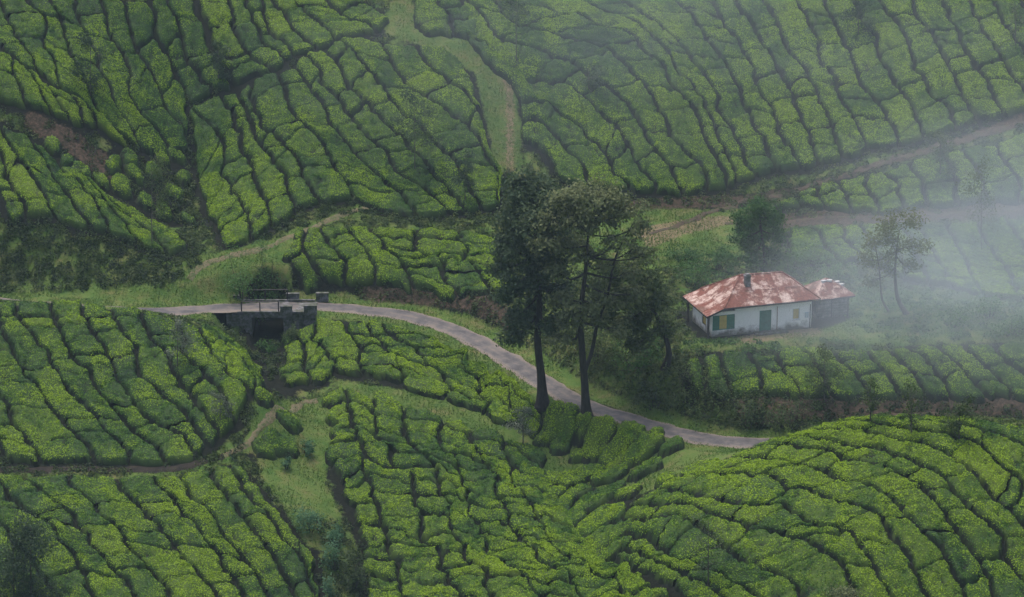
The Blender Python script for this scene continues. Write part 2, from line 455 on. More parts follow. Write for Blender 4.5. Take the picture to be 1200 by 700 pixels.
# ------------------------------------------------------------------ ground sheet: fine where the photograph looks, coarse around it
ox = np.concatenate([np.arange(-170, GX0 - 2, 6.0), gx, np.arange(GX1 + 4, 171, 6.0)])
oy = np.concatenate([np.arange(-30, GY0 - 3, 6.0), gy, np.arange(GY1 + 4, 440, 6.0)])
OX, OY = np.meshgrid(ox, oy)
cx = np.clip(OX, GX0, GX1); cy = np.clip(OY, GY0, GY1)
OZ = H(cx, cy)
front = np.maximum(GY0 - OY, 0)
zf = OZ - 0.42 * front
rise = 84.5 - 1.25 * np.maximum(OY - 4, 0)
OZ = np.where(front > 0, np.maximum(np.maximum(zf, -48 + 0.05 * np.abs(OX)), rise), OZ)
back = np.maximum(OY - GY1, 0)
OZ = OZ + 14 * (1 - np.exp(-back / 28.0))
side = np.maximum(np.abs(OX) - GX1, 0)
OZ = OZ + 3.0 * np.sin(OX / 31.0 + 1) * sstep(0, 30, side)
ny, nx = OX.shape
ii = (np.arange(ny - 1)[:, None] * nx + np.arange(nx - 1)[None]).ravel()
F = np.stack([ii, ii + 1, ii + nx + 1, ii + nx], 1)
def onfine(Z, d=0.0):
    i = np.clip(np.round((OX - GX0) / GS).astype(int), 0, len(gx) - 1); j = np.clip(np.round((OY - GY0) / GS).astype(int), 0, len(gy) - 1)
    out = Z[j, i]
    return np.where((OX < GX0) | (OX > GX1) | (OY < GY0) | (OY > GY1), d, out)
gcol = np.stack([onfine(ZG, 0.6).ravel(), onfine(ZR).ravel(), onfine(ZB).ravel()], 1)
GROUND = obj('ground', mesh_np('ground', np.stack([OX.ravel(), OY.ravel(), OZ.ravel()], 1), F, np.full(len(F), 4), True, gcol), M['ground'],
    label='green hillside folding down to a stream gully', kind='structure')

def ribbon(name, line, half, lift, mat, label, cross=6, follow=True, wob=0.25, seed=0):
    line = np.asarray(line); n = len(line)
    t = np.gradient(line[:, :2], axis=0); t /= np.linalg.norm(t, axis=1)[:, None] + 1e-9
    nn = np.stack([-t[:, 1], t[:, 0]], 1)
    s = np.linspace(-1, 1, cross)
    wl = half + (fbm(np.arange(n) * 0.35, np.zeros(n), seed) - 0.5) * 2 * wob
    wr = half + (fbm(np.arange(n) * 0.35, np.ones(n) * 9, seed) - 0.5) * 2 * wob
    vs = []; cs = []
    for i in range(n):
        for q in s:
            ww = wl[i] if q < 0 else wr[i]
            x, y = line[i, :2] + nn[i] * q * ww
            z = (H(x, y) if follow else line[i, 2]) + lift - (0.07 if abs(q) == 1 else 0) + (0.03 * (1 - q * q) if not follow else 0)
            vs.append((x, y, z)); cs.append((abs(q) ** 3 + 0.25 * max(0, 1 - abs(q) * 5), 0, 0))
    ii = (np.arange(n - 1)[:, None] * cross + np.arange(cross - 1)[None]).ravel()
    F = np.stack([ii, ii + cross, ii + cross + 1, ii + 1], 1)
    return obj(name, mesh_np(name, vs, F, np.full(len(F), 4), True, np.array(cs)), mat, label=label, kind='structure')
ribbon('road', road_line, 1.4, 0.0, M['road'], 'narrow worn grey hill road curving across the slope', 11, False, 0.42, 3)
def px_line(pp, step=0.4):
    return catmull(cast([q[0] for q in pp], [q[1] for q in pp]), step)
ribbon('path', px_line([(222,328),(240,310),(285,297),(340,278),(395,254),(430,243)]), 0.42, 0.06, M['path'], 'trodden earth path climbing from the bridge past the tea', wob=0.35, seed=5)
ribbon('path', px_line([(262,535),(285,524),(300,508),(325,482),(350,475),(372,470)]), 0.36, 0.06, M['path'], 'thin earth footpath up to the gully below the bridge', wob=0.3, seed=6)
ribbon('path', px_line([(-40,552),(50,551),(130,551),(200,549),(240,541),(262,535)]), 0.45, 0.06, M['shadepath'], 'shade-painted earth track round the cut foot of the rounded mound', wob=0.3, seed=7)
ribbon('path', px_line([(760,275),(830,250),(930,225),(1010,199),(1100,172),(1200,143),(1290,118)]), 0.42, 0.06, M['redpath'], 'red earth track climbing along the foot of the upper hill', wob=0.4, seed=8)
ribbon('path', px_line([(850,262),(900,262),(960,256),(1050,253),(1130,250),(1200,244),(1290,242)]), 0.32, 0.06, M['redpath'], 'red earth ledge between two terraces of tea', wob=0.3, seed=9)

# ------------------------------------------------------------------ tea: row lines traced in the photograph, laid on the terrain
FIELDS = []
def field(label, group, guides, shade=0.0, bias=0.0): FIELDS.append((label, group, guides, shade, bias))
field(('on the rounded mound', 'gully', 1, 'down'), 'tea bushes: rounded mound below the bridge', [
 [(-75,354),(-60,420),(-35,470),(-10,505),(8,535)],
 [(-40,354),(-30,400),(0,462),(8,478),(25,500),(43,523),(52,535)],
 [(-8,352),(0,370),(17,410),(35,440),(58,470),(82,500),(100,522),(108,536)],
 [(20,352),(24,368),(38,385),(60,420),(80,452),(107,487),(128,508),(150,525),(153,538)],
 [(58,351),(66,380),(80,405),(98,428),(115,450),(137,480),(162,505),(185,522),(192,538)],
 [(95,352),(110,382),(122,408),(131,432),(150,455),(175,485),(200,502),(222,520),(228,532)],
 [(127,357),(142,385),(155,400),(161,432),(180,450),(200,470),(218,485),(235,505),(240,520)],
 [(166,362),(178,388),(198,415),(208,438),(222,458),(238,475),(250,492),(255,505)],
 [(201,372),(212,392),(218,415),(238,435),(255,455),(270,478),(278,489)],
 [(235,382),(250,408),(268,432),(285,445),(292,458)],
 [(258,382),(283,404),(300,428),(305,445),(306,456)]])
field(('below the dark track', 'gully grass', 1, 'down'), 'tea bushes: slope under the dark track', [
 [(-85,560),(-60,610),(-25,650),(10,708)],
 [(-50,554),(-25,590),(10,625),(45,665),(70,708)],
 [(-12,554),(0,567),(25,590),(52,612),(82,648),(95,670),(105,690),(112,708)],
 [(30,554),(45,570),(65,583),(78,598),(100,622),(118,648),(142,668),(146,682),(160,698),(168,712)],
 [(80,555),(84,570),(100,585),(125,607),(148,630),(170,662),(190,685),(198,708)],
 [(138,558),(148,578),(170,595),(195,625),(215,648),(240,675),(262,700),(268,710)],
 [(173,557),(190,573),(205,585),(228,610),(250,645),(270,672),(290,698),(298,710)],
 [(210,556),(232,582),(258,612),(268,632),(295,665),(312,690),(325,710)],
 [(250,548),(265,578),(288,605),(300,628),(315,645),(330,670),(345,698),(352,710)],
 [(272,540),(300,588),(325,615),(340,640),(355,660),(365,690),(368,708)],
 [(290,548),(330,600),(352,625),(366,650),(372,690)]])
field(('on the terrace above the road', 'earth path', 0, 'down'), 'tea bushes: terrace above the road', [
 [(345,268),(337,290),(342,315),(346,335)],[(357,267),(358,285),(364,305),(374,325),(380,335)],[(374,266),(390,288),(402,305),(410,328)],
 [(405,263),(425,285),(432,305),(440,328)],[(438,262),(452,290),(472,312),(490,337)],[(483,263),(492,288),(515,305),(530,330),(537,342)],
 [(538,268),(545,295),(560,312),(575,337)],[(590,276),(592,300),(598,318),(607,337)]], 1.0, 0.04)
field(('on the far hillside', 'ravine', 1, 'down'), 'tea bushes: far hillside above the bare bank', [
 [(-25,-4),(-15,20),(0,48),(15,65),(25,75)],[(3,-4),(10,25),(18,38),(34,62),(45,80)],[(32,-4),(52,20),(51,42),(65,78),(75,100)],
 [(57,-4),(70,15),(80,48),(85,65),(100,95),(110,118),(122,138)],[(90,-4),(95,22),(105,45),(122,88),(128,108),(142,130),(160,160),(166,174)],
 [(120,-4),(125,22),(135,50),(150,78),(154,110),(165,130),(180,145),(198,170),(202,180)],[(140,-4),(150,22),(162,58),(182,88),(195,125),(214,148),(218,165)],
 [(177,-4),(180,32),(195,58),(210,92),(215,102),(220,118)],[(197,-4),(212,32),(220,62),(235,90),(243,98),(248,106)],[(228,-4),(233,22),(243,48),(262,85),(272,100)]], 0.0, -0.06)
field(('on the crest above the bare bank', 'ravine', 1, 'down'), 'tea bushes: crest above the bare bank', [
 [(-12,45),(-10,112)],[(12,68),(26,100),(36,120)],[(32,78),(46,97),(62,130)],[(55,94),(66,112),(80,142)],[(80,107),(92,124),(98,146)],[(103,120),(112,132),(118,146)],[(125,136),(138,155),(148,172)]], 0.0, 0.14)
field(('below the bare bank', 'ravine', 1, 'down'), 'tea bushes: slope below the bare bank', [
 [(-25,160),(-12,200),(0,235),(8,252)],[(-5,165),(2,190),(12,215),(25,232),(35,252)],[(0,142),(5,158),(14,170),(24,182),(42,205),(52,228),(65,252)],
 [(36,164),(55,192),(72,217),(88,238),(100,255),(104,266)],[(66,188),(82,204),(100,225),(115,245),(128,269)],[(93,200),(115,225),(135,248),(152,265),(160,279)],
 [(120,222),(140,245),(165,262),(182,275),(192,294)],[(150,240),(180,258),(205,270),(222,284)]], 0.0, 0.08)
field(('at the ravine hill top', 'grassy track', 1, 'down'), 'tea bushes: top of the ravine hill', [
 [(233,-4),(247,48),(276,98)],[(265,-4),(270,15),(282,45),(298,68),(318,80)],[(285,-4),(300,32),(315,52),(335,65)],[(302,-4),(315,25),(330,45),(345,60)],
 [(318,-4),(338,20),(352,40),(372,52)],[(342,-4),(380,26),(395,40)],[(382,-4),(398,15),(420,25),(446,34)],[(425,-4),(440,8),(455,20)]])
field(('on the ravine hill', 'grassy track', 1, 'down'), 'tea bushes: hill between ravine and grassy track', [
 [(228,190),(235,215),(245,245),(258,272),(266,286)],[(225,122),(242,140),(258,162),(260,192),(272,222),(290,252),(297,276)],
 [(262,108),(272,130),(275,150),(290,180),(300,208),(315,240),(320,262)],[(280,105),(292,140),(300,162),(310,172),(320,188),(335,208),(338,220),(348,240)],
 [(293,95),(300,125),(319,148),(337,172),(358,208),(374,232)],[(320,86),(331,98),(342,128),(365,148),(380,172),(392,192),(402,208),(414,230)],
 [(341,75),(370,108),(382,130),(388,148),(412,175),(430,192),(450,212),(472,230),(488,250)],[(352,63),(372,78),(378,95),(400,120),(425,152),(450,174),(460,190),(480,210),(500,222),(525,245)],
 [(378,56),(400,78),(408,98),(432,122),(460,146),(485,170),(505,195),(525,218),(545,246)],[(398,42),(412,58),(430,80),(452,105),(470,128),(495,150),(520,175),(545,205),(565,242)],
 [(450,46),(462,75),(480,98),(492,108),(508,120),(530,130),(550,150),(570,175),(583,205),(588,240)],[(492,54),(508,80),(535,96),(552,108),(560,125),(566,143),(575,165),(586,198)],
 [(520,54),(545,72),(556,95),(563,120),(568,145),(576,170),(588,198)]])
field(('in the clump by its bend', 'grassy track', 0, 'down'), 'tea bushes: clump at the bend of the grassy track', [
 [(484,-4),(488,20),(500,36)],[(512,-4),(522,20),(530,38)],[(543,-4),(556,20),(566,40)]], 1.0, 0.04)
field(('on the hazy hill', 'grassy track', 0, 'down'), 'tea bushes: hazy hill beyond the cottage', [
 [(612,160),(625,165),(645,182),(655,204)],[(612,142),(630,140),(650,158),(668,175),(682,190),(692,214)],
 [(614,118),(622,116),(640,119),(662,135),(680,145),(692,160),(705,175),(718,190),(722,205),(738,220)],
 [(545,38),(570,48),(594,75),(610,92),(638,92),(668,98),(682,112),(708,132),(725,150),(738,175),(750,195),(765,212),(767,223)],
 [(545,-4),(565,22),(580,37),(600,47),(628,52),(652,65),(682,78),(708,95),(730,115),(750,140),(760,155),(773,175),(785,192),(800,215),(804,223)],
 [(575,-4),(595,20),(608,28),(638,33),(665,42),(692,52),(715,58),(735,75),(750,92),(772,120),(782,148),(800,172),(818,190),(828,219)],
 [(625,-4),(652,12),(682,15),(708,28),(732,35),(752,50),(775,70),(785,92),(802,110),(820,140),(832,172),(845,192),(852,216)],
 [(675,-4),(705,8),(735,18),(760,35),(785,58),(797,82),(815,100),(832,130),(845,160),(858,185),(870,210)],
 [(728,-4),(750,10),(772,28),(800,50),(812,75),(832,95),(845,125),(860,152),(870,172),(886,204)],[(790,-4),(812,20),(832,50),(850,72),(865,105),(880,130),(895,162),(908,196)],
 [(833,-4),(850,30),(862,45),(880,72),(885,92),(898,112),(908,128),(915,155),(932,172),(940,190)],[(863,-4),(878,25),(895,50),(905,65),(920,95),(935,125),(945,145),(955,165),(962,185)],
 [(893,-4),(902,5),(915,38),(935,68),(952,98),(970,135),(985,170),(989,180)],[(930,-4),(952,35),(965,68),(978,78),(982,105),(1000,132),(1018,170)],
 [(965,-4),(988,38),(1000,72),(1015,100),(1035,130),(1050,155),(1055,166)],[(1003,-4),(1012,20),(1022,35),(1028,55),(1045,85),(1070,120),(1080,150),(1083,158)],
 [(1030,-4),(1050,22),(1065,50),(1080,80),(1088,110),(1105,120),(1115,138),(1118,147)],[(1065,-4),(1078,20),(1105,58),(1122,88),(1135,120),(1140,130),(1146,138)],
 [(1100,-4),(1115,22),(1128,50),(1150,85),(1170,118),(1178,129)],[(1133,-4),(1148,25),(1165,52),(1178,75),(1200,103),(1215,118)],
 [(1165,-4),(1182,30),(1205,60),(1225,92),(1240,108)],[(1198,-4),(1215,30),(1240,60),(1265,96)]], 0.0, 0.02)
field(('between the red tracks', 'clearing', 0, 'down'), 'tea bushes: terrace between the red tracks', [
 [(906,236),(914,240)],[(930,224),(938,237)],[(955,216),(965,240)],[(982,210),(992,225),(996,243)],[(1012,204),(1020,228),(1033,245)],[(1038,197),(1055,220),(1060,241)],
 [(1068,190),(1080,210),(1088,238)],[(1108,180),(1118,203),(1125,236)],[(1130,173),(1150,203),(1157,234)],[(1165,165),(1190,205),(1198,231)],[(1200,156),(1225,200),(1232,228)],[(1240,146),(1260,200),(1266,226)]])
field(('behind the cottage', 'shed', 0, 'down'), 'tea bushes: misty field behind the cottage', [
 [(922,266),(926,282),(936,300)],[(950,264),(965,280),(982,304)],[(985,263),(995,280),(1008,300)],[(1006,263),(1022,284),(1036,310)],[(1037,262),(1048,285),(1062,320)],
 [(1078,261),(1092,287),(1114,330)],[(1110,260),(1128,295),(1150,340)],[(1145,258),(1165,290),(1178,315),(1195,348)],[(1182,256),(1200,288),(1220,320),(1235,350)],[(1215,254),(1235,290),(1262,350)]])
field(('on the shelf below the cottage', 'leaning tree', 0, 'down'), 'tea bushes: shelf below the cottage', [
 [(800,420),(805,436),(812,450)],[(822,416),(826,432),(830,456)],[(847,412),(848,428),(856,458)],[(873,411),(885,430),(896,456)],[(906,410),(915,428),(932,445),(944,460)],[(938,405),(958,430),(980,460)],
 [(978,408),(1005,438),(1018,461)],[(1013,408),(1035,432),(1052,460)],[(1043,406),(1072,437),(1088,461)],[(1068,404),(1092,425),(1122,461)],[(1100,402),(1130,430),(1155,462)],
 [(1128,400),(1162,432),(1190,462)],[(1165,400),(1200,435),(1227,462)],[(1205,400),(1240,435),(1265,462)]])
field(('on the bank below the road', 'bridge', 0, 'down'), 'tea bushes: bank below the road', [
 [(330,392),(330,415),(332,446)],[(350,386),(353,400),(358,420),(362,446)],[(369,374),(374,395),(385,415),(396,432)],[(410,370),(411,388),(420,410),(424,436)],
 [(446,374),(472,397),(492,412),(517,437),(528,464)],[(472,380),(512,398),(540,418),(558,444),(572,482)],[(524,402),(572,430),(592,450),(604,472),(612,494)],[(590,446),(612,452),(628,462),(636,478),(634,500)]], 1.0, 0.04)
field(('on the slope below the grass terrace', 'gully', 0, 'down'), 'tea bushes: slope below the grass terrace', [
 [(380,460),(388,500),(385,530),(398,560),(412,590),(422,620),(427,650),(432,705)],[(402,452),(412,485),(418,515),(428,545),(440,575),(448,605),(455,640),(465,670),(480,708)],
 [(434,460),(440,500),(450,520),(468,545),(482,570),(492,600),(500,630),(520,660),(535,690),(545,712)],[(474,470),(480,510),(500,535),(515,560),(528,590),(535,625),(552,650),(570,675),(590,708)],
 [(516,484),(520,520),(535,545),(548,575),(553,605),(562,630),(590,658),(615,680),(640,708)],[(552,496),(560,530),(575,555),(585,580),(598,612),(620,640),(642,662),(670,682),(705,706)],
 [(592,506),(595,540),(605,565),(632,602),(645,630),(665,650),(688,662),(715,675),(748,706)],[(640,528),(645,558),(662,585),(678,605),(690,632),(705,645),(740,664),(785,704)]], 1.0, 0.04)
field(('on the broad mound', 'crest', 1, 'along'), 'tea bushes: broad mound below the cottage shelf', [
 [(694,634),(712,648),(740,660),(775,676),(800,692),(815,708)],[(700,626),(725,635),(755,645),(785,658),(812,672),(835,690),(852,708)],
 [(714,618),(745,622),(768,632),(790,648),(815,655),(850,672),(880,690),(895,708)],[(727,604),(760,606),(790,603),(815,612),(840,630),(868,648),(900,664),(915,672),(938,690),(950,708)],
 [(740,592),(765,586),(800,585),(820,595),(848,606),(875,615),(900,620),(932,627),(955,637),(982,655),(998,685),(1005,708)],
 [(760,574),(785,572),(810,574),(835,578),(868,590),(900,588),(932,600),(962,612),(985,614),(1002,630),(1022,655),(1035,680),(1055,708)],
 [(802,556),(830,552),(865,550),(900,555),(922,567),(948,572),(988,585),(1018,595),(1042,612),(1060,645),(1072,672),(1095,708)],
 [(850,536),(875,534),(900,535),(935,540),(965,552),(1000,562),(1025,570),(1050,587),(1065,605),(1092,625),(1108,655),(1125,680),(1138,708)],
 [(882,522),(920,519),(950,522),(972,527),(1018,541),(1045,548),(1065,560),(1085,578),(1105,597),(1115,605),(1130,620),(1142,650),(1165,675),(1172,708)],
 [(910,513),(950,509),(1000,518),(1050,528),(1085,545),(1108,562),(1128,580),(1150,605),(1178,635),(1182,650),(1198,675),(1215,708)],
 [(940,502),(985,501),(1040,510),(1090,520),(1120,535),(1150,560),(1170,585),(1190,600),(1215,640),(1240,690)],
 [(975,493),(1030,495),(1090,503),(1150,520),(1175,540),(1200,565),(1230,600),(1262,650)],[(1010,488),(1070,488),(1130,496),(1180,510),(1215,535),(1255,570)],[(1040,484),(1110,485),(1170,491),(1220,501),(1265,522)]], 0.0, 0.10)
FREE = [
 ('rounded tea bush at the foot of the tall roadside trees', [(648,490,26,30),(668,478,26,22),(684,492,22,16),(664,503,30,20),(702,504,40,26),(738,500,36,26),(722,520,44,18),(757,515,40,22),(768,502,18,10),(788,518,36,16),(640,506,24,18)]),
 # single cushions: photo x, y, width, height
 ('lone tea bush in the grass by the thin footpath', [(340,489,26,20),(322,510,30,22),(336,516,26,18),(310,520,24,16),(391,488,20,15),(398,503,30,20),(387,465,20,14)]),
 ('tea bush on the dark stream bank below the bridge', [(303,440,22,16),(310,460,24,18),(296,425,18,12)]),
 ('tea bush in the hollow between the bare bank and the ravine', [(80,184,22,14),(95,197,26,14),(118,206,26,16),(142,214,24,20),(180,196,28,20),(205,222,30,16),(190,180,24,14),(168,232,26,16),(160,200,22,16),(62,168,24,14),(135,190,26,16),(215,205,24,16),(150,182,24,14),(208,180,22,14),(190,245,26,14),(222,255,24,14)]),
 ('tea bush in the saddle between grass terrace and broad mound', [(715,552,40,20),(708,575,48,26),(757,546,40,20),(785,555,26,18),(822,545,42,22),(690,585,34,24),(700,606,44,26),(735,572,40,20),(838,566,30,14),(672,556,36,22),(680,572,30,20),(722,598,30,20),(690,548,34,18),(720,538,30,16),(655,520,30,16),(680,530,30,14),(742,530,34,14),(700,628,38,22),(688,612,28,20),(714,642,34,18),(664,585,26,24),(654,572,24,20),(676,600,26,22),(700,648,34,18),(725,618,30,16),(648,556,24,18)]),
]

def smoothline(p):
    p = np.array(p, float)
    if len(p) < 3:
        p = np.vstack([p[0], p.mean(0), p[-1]])
    return catmull(p, 3.0)
def resample(c, n):
    s = np.concatenate([[0], np.cumsum(np.linalg.norm(np.diff(c, axis=0), axis=1))])
    t = np.linspace(0, s[-1], n)
    return np.stack([np.interp(t, s, c[:, i]) for i in range(c.shape[1])], 1)

LEAF_DENS = 102.0
def cushion(XY, gap_u, gap_v, hgt, tone, seed, ends=(True, True), rc=0.5):
    """one bush over a grid of ground points XY (nv, nu, 2): rounded, clipped flat, lumpy, covered with leaves"""
    nv, nu, _ = XY.shape
    du = np.linalg.norm(np.diff(XY, axis=1), axis=2); dv = np.linalg.norm(np.diff(XY, axis=0), axis=2)
    cu = np.concatenate([np.zeros((nv, 1)), np.cumsum(du, 1)], 1); cv = np.concatenate([np.zeros((1, nu)), np.cumsum(dv, 0)], 0)
    W = cu[:, -1:]; L = cv[-1:, :]
    a = np.minimum(cu, W - cu) - gap_u; b_ = np.minimum(cv, L - cv) - gap_v
    qa = np.maximum(rc - a, 0); qb = np.maximum(rc - b_, 0)
    d = np.where((a < rc) & (b_ < rc), rc - np.hypot(qa, qb), np.minimum(a, b_))
    x = XY[..., 0]; y = XY[..., 1]
    d = d + (fbm(x * 1.3, y * 1.3, seed % 97 + 11) - 0.5) * 0.34 + (fbm(x * 3.7, y * 3.7, seed % 89 + 5, 2) - 0.5) * 0.22
    r = 0.32
    t = np.clip(d / r, 0, 1)
    prof = np.sqrt(np.clip(1 - (1 - t) ** 2, 0, 1))
    wx_ = x + (fbm(x * 1.1, y * 1.1, 61, 2) - 0.5) * 0.7; wy_ = y + (fbm(x * 1.1, y * 1.1, 67, 2) - 0.5) * 0.7
    w1 = worley(wx_ / 0.80, wy_ / 0.80, 43)
    lump = 0.12 - 0.58 * np.clip(w1, 0, 0.95) ** 2 + (fbm(x * 3.3, y * 3.3, 57, 2) - 0.5) * 0.24 + (fbm(x * 0.5, y * 0.5, 41, 2) - 0.5) * 0.2
    h = prof * (hgt + lump * hgt)
    h = np.where(d <= 0, -0.12, h)
    h[:, 0] = h[:, -1] = -0.12
    h[0] = -0.12 if ends[0] or gap_v > -0.05 else np.minimum(h[0], 0.8 * hgt)
    h[-1] = -0.12 if ends[1] or gap_v > -0.05 else np.minimum(h[-1], 0.8 * hgt)
    z = H(x, y) + h
    V = np.stack([x, y, z], 2)
    # leaves
    area = float(W.mean() * L.mean())
    n = int(area * LEAF_DENS * 1.25)
    g = np.random.default_rng(seed)
    fu = g.random(n) * (nu - 1.001); fv = g.random(n) * (nv - 1.001)
    iu = fu.astype(int); iv = fv.astype(int); su = (fu - iu)[:, None]; sv = (fv - iv)[:, None]
    def bil(A): return (A[iv, iu] * (1 - su) + A[iv, iu + 1] * su) * (1 - sv) + (A[iv + 1, iu] * (1 - su) + A[iv + 1, iu + 1] * su) * sv
    p = bil(V); hp = bil(h[..., None])[:, 0]
    e1 = V[iv, iu + 1] - V[iv, iu]; e2 = V[iv + 1, iu] - V[iv, iu]
    nrm = np.cross(e1, e2); nrm /= np.linalg.norm(nrm, axis=1)[:, None] + 1e-9
    nrm *= np.sign(nrm[:, 2:3] + 1e-9)
    keep = hp > hgt * (0.48 + 0.24 * g.random(n))
    p, nrm, hp = p[keep], nrm[keep], hp[keep]; n = len(p)
    LV, LF, LC = leaves(p + nrm * (g.random((n, 1)) * 0.09 - 0.01), nrm, g, 0.046, 0.09, 0.85)
    vb = V.reshape(-1, 3)
    ii = (np.arange(nv - 1)[:, None] * nu + np.arange(nu - 1)[None]).ravel()
    FB = np.stack([ii, ii + 1, ii + nu + 1, ii + nu], 1)
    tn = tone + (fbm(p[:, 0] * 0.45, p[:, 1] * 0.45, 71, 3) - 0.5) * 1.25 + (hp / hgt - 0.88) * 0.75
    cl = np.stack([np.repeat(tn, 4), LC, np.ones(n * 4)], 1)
    cb = np.stack([np.full(len(vb), tone), np.full(len(vb), 0.3), 0.4 * sstep(0.7, 0.95, h.ravel() / hgt)], 1)  # lower sides take the woody inside colour, its crevice shade painted in
    return np.vstack([vb, LV]), np.vstack([FB, LF + len(vb)]), np.vstack([cb, cl]), len(FB)
def leaves(p, nrm, g, s0, s1, tilt, aspect=1.7):
    """leaf-shaped quads at p, facing roughly along nrm"""
    n = len(p)
    d = nrm + (g.random((n, 3)) - 0.5) * 2 * tilt; d /= np.linalg.norm(d, axis=1)[:, None] + 1e-9
    a = np.cross(d, g.normal(size=(n, 3))); a /= np.linalg.norm(a, axis=1)[:, None] + 1e-9
    b_ = np.cross(d, a)
    s = (s0 + (s1 - s0) * g.random(n))[:, None]
    LV = np.stack([p - a * s * aspect * 0.6, p - b_ * s * 0.6, p + a * s * aspect * 0.6, p + b_ * s * 0.6], 1).reshape(-1, 3)
    LF = np.arange(n * 4).reshape(-1, 4)
    return LV, LF, np.repeat(g.random(n), 4)

OCC = np.zeros(XX.shape, bool)
BUSHES = []       # (photo area, label, group, verts, faces, colours, smooth)
def add_bush(XY, gu, gv, label, group, bias, seed, ends=(True, True), rc=0.5):
    c = XY.reshape(-1, 2).mean(0)
    g = np.random.default_rng(seed + 999)
    tone = 0.19 + bias + 0.30 * float(fbm(np.array([c[0] / 9]), np.array([c[1] / 9]), 5, 2)[0]) + g.normal() * 0.05
    if g.random() < 0.10: tone += 0.14
    if g.random() < 0.08: tone -= 0.10
    hgt = 0.67 + g.normal() * 0.05
    V, F, C, nb = cushion(XY, gu, gv, hgt, tone, seed, ends, rc)
    z = H(XY[..., 0], XY[..., 1]) + 0.7
    px, py = project(XY[..., 0], XY[..., 1], z)
    if px.max() < -25 or px.min() > 1225 or py.max() < -25 or py.min() > 712: return
    A = 0.5 * np.abs((px[1:, 1:] - px[:-1, :-1]) * (py[1:, :-1] - py[:-1, 1:]) - (px[1:, :-1] - px[:-1, 1:]) * (py[1:, 1:] - py[:-1, :-1]))
    vis = (px[1:, 1:] > 0) & (px[1:, 1:] < 1200) & (py[1:, 1:] > 0) & (py[1:, 1:] < 700)
    if '%' in label:
        label = label % ('bright' if tone > 0.38 else 'dark' if tone < 0.2 else 'mid-green')
    oi_ = np.clip(np.round((XY[..., 0] - GX0) / GS).astype(int), 1, len(gx) - 2); oj_ = np.clip(np.round((XY[..., 1] - GY0) / GS).astype(int), 1, len(gy) - 2)
    OCC[oj_, oi_] = True
    BUSHES.append([float((A * vis).sum()), label, group, V, F, C, nb])

def wobble(xy, amp=1.0):
    x, y = xy[..., 0], xy[..., 1]
    wx = (fbm(x / 2.0, y / 2.0, 21, 3) - 0.5) * 1.25; wy = (fbm(x / 2.0, y / 2.0, 31, 3) - 0.5) * 1.25
    return xy + amp * np.stack([wx, wy], -1)

ORD = 'first second third fourth fifth sixth seventh eighth ninth tenth eleventh twelfth thirteenth fourteenth fifteenth sixteenth seventeenth eighteenth nineteenth twentieth'.split()
ORD += ['twenty-' + q for q in ORD[:9]] + ['thirtieth'] + ['thirty-' + q for q in ORD[:9]]
seed = 1000
NT = 90
for label, group, guides, shade, bias in FIELDS:
    gl = [resample(smoothline(q), NT) for q in guides]
    wl = []
    for q in gl:
        c = cast(q[:, 0], q[:, 1], 0.75)[:, :2]
        wl.append(c)
    splits = []
    for r in range(len(gl) - 1):
        A, B = wl[r], wl[r + 1]
        tan = np.gradient((A + B) / 2, axis=0); tan /= np.linalg.norm(tan, axis=1)[:, None] + 1e-9
        splits.append(max(1, int(round(np.median(np.abs((B - A)[:, 0] * tan[:, 1] - (B - A)[:, 1] * tan[:, 0])) / 2.35))))
    r_cnt = -1
    for r in range(len(gl) - 1):
        A, B = wl[r], wl[r + 1]
        ns = splits[r]
        for s_ in range(ns):
            r_cnt += 1
            r_idx = sum(splits) - 1 - r_cnt if label[2] else r_cnt
            a_, b_ = s_ / ns, (s_ + 1) / ns
            LA = A * (1 - a_) + B * a_; LB = A * (1 - b_) + B * b_
            mid = (LA + LB) / 2
            sl = np.concatenate([[0], np.cumsum(np.linalg.norm(np.diff(mid, axis=0), axis=1))])
            tot = sl[-1]
            g = np.random.default_rng(seed); pos = 0.0; cuts = [0.0]
            while pos < tot:
                pos += g.uniform(1.5, 3.0) if shade else g.uniform(1.6, 5.2); cuts.append(pos)
            cuts = np.array(cuts) * (tot / cuts[-1]) if len(cuts) > 2 else np.array([0, tot])
            skew = g.uniform(-1.1, 0.9, len(cuts))
            for k in range(len(cuts) - 1):
                seed += 1
                s0, s1 = cuts[k], cuts[k + 1]
                if s1 - s0 < 0.8: continue
                w_here = float(np.interp((s0 + s1) / 2, sl, np.linalg.norm(LA - LB, axis=1)))
                if w_here < 0.9 or w_here > 9 or s1 - s0 > 12: continue
                nu = int(np.clip(w_here / 0.17, 7, 20)); nv = int(np.clip((s1 - s0) / 0.17, 7, 32))
                u = np.linspace(0, 1, nu); v = np.linspace(0, 1, nv)
                e0 = s0 + skew[k] * (u - 0.5) * (0 if k == 0 else 1); e1 = s1 + skew[k + 1] * (u - 0.5) * (0 if k == len(cuts) - 2 else 1)
                S = e0[None] * (1 - v[:, None]) + e1[None] * v[:, None]
                G = np.empty((nv, nu, 2))
                for c_ in range(2):
                    pa = np.interp(S, sl, LA[:, c_]); pb = np.interp(S, sl, LB[:, c_])
                    G[..., c_] = pa * (1 - u[None]) + pb * u[None]
                add_bush(wobble(G, 1.5 if shade else 1.0), 0.135 if ns == 1 else 0.12, g.choice([-0.2, 0.03, 0.08, 0.14] if shade else [-0.34, -0.34, -0.3, -0.2, 0.0, 0.06]),
                         '%%s tea bush, %s in %s row from %s, %s' % (ORD[k], ORD[r_idx], label[1], label[0]), group, bias, seed, (k == 0, k == len(cuts) - 2))
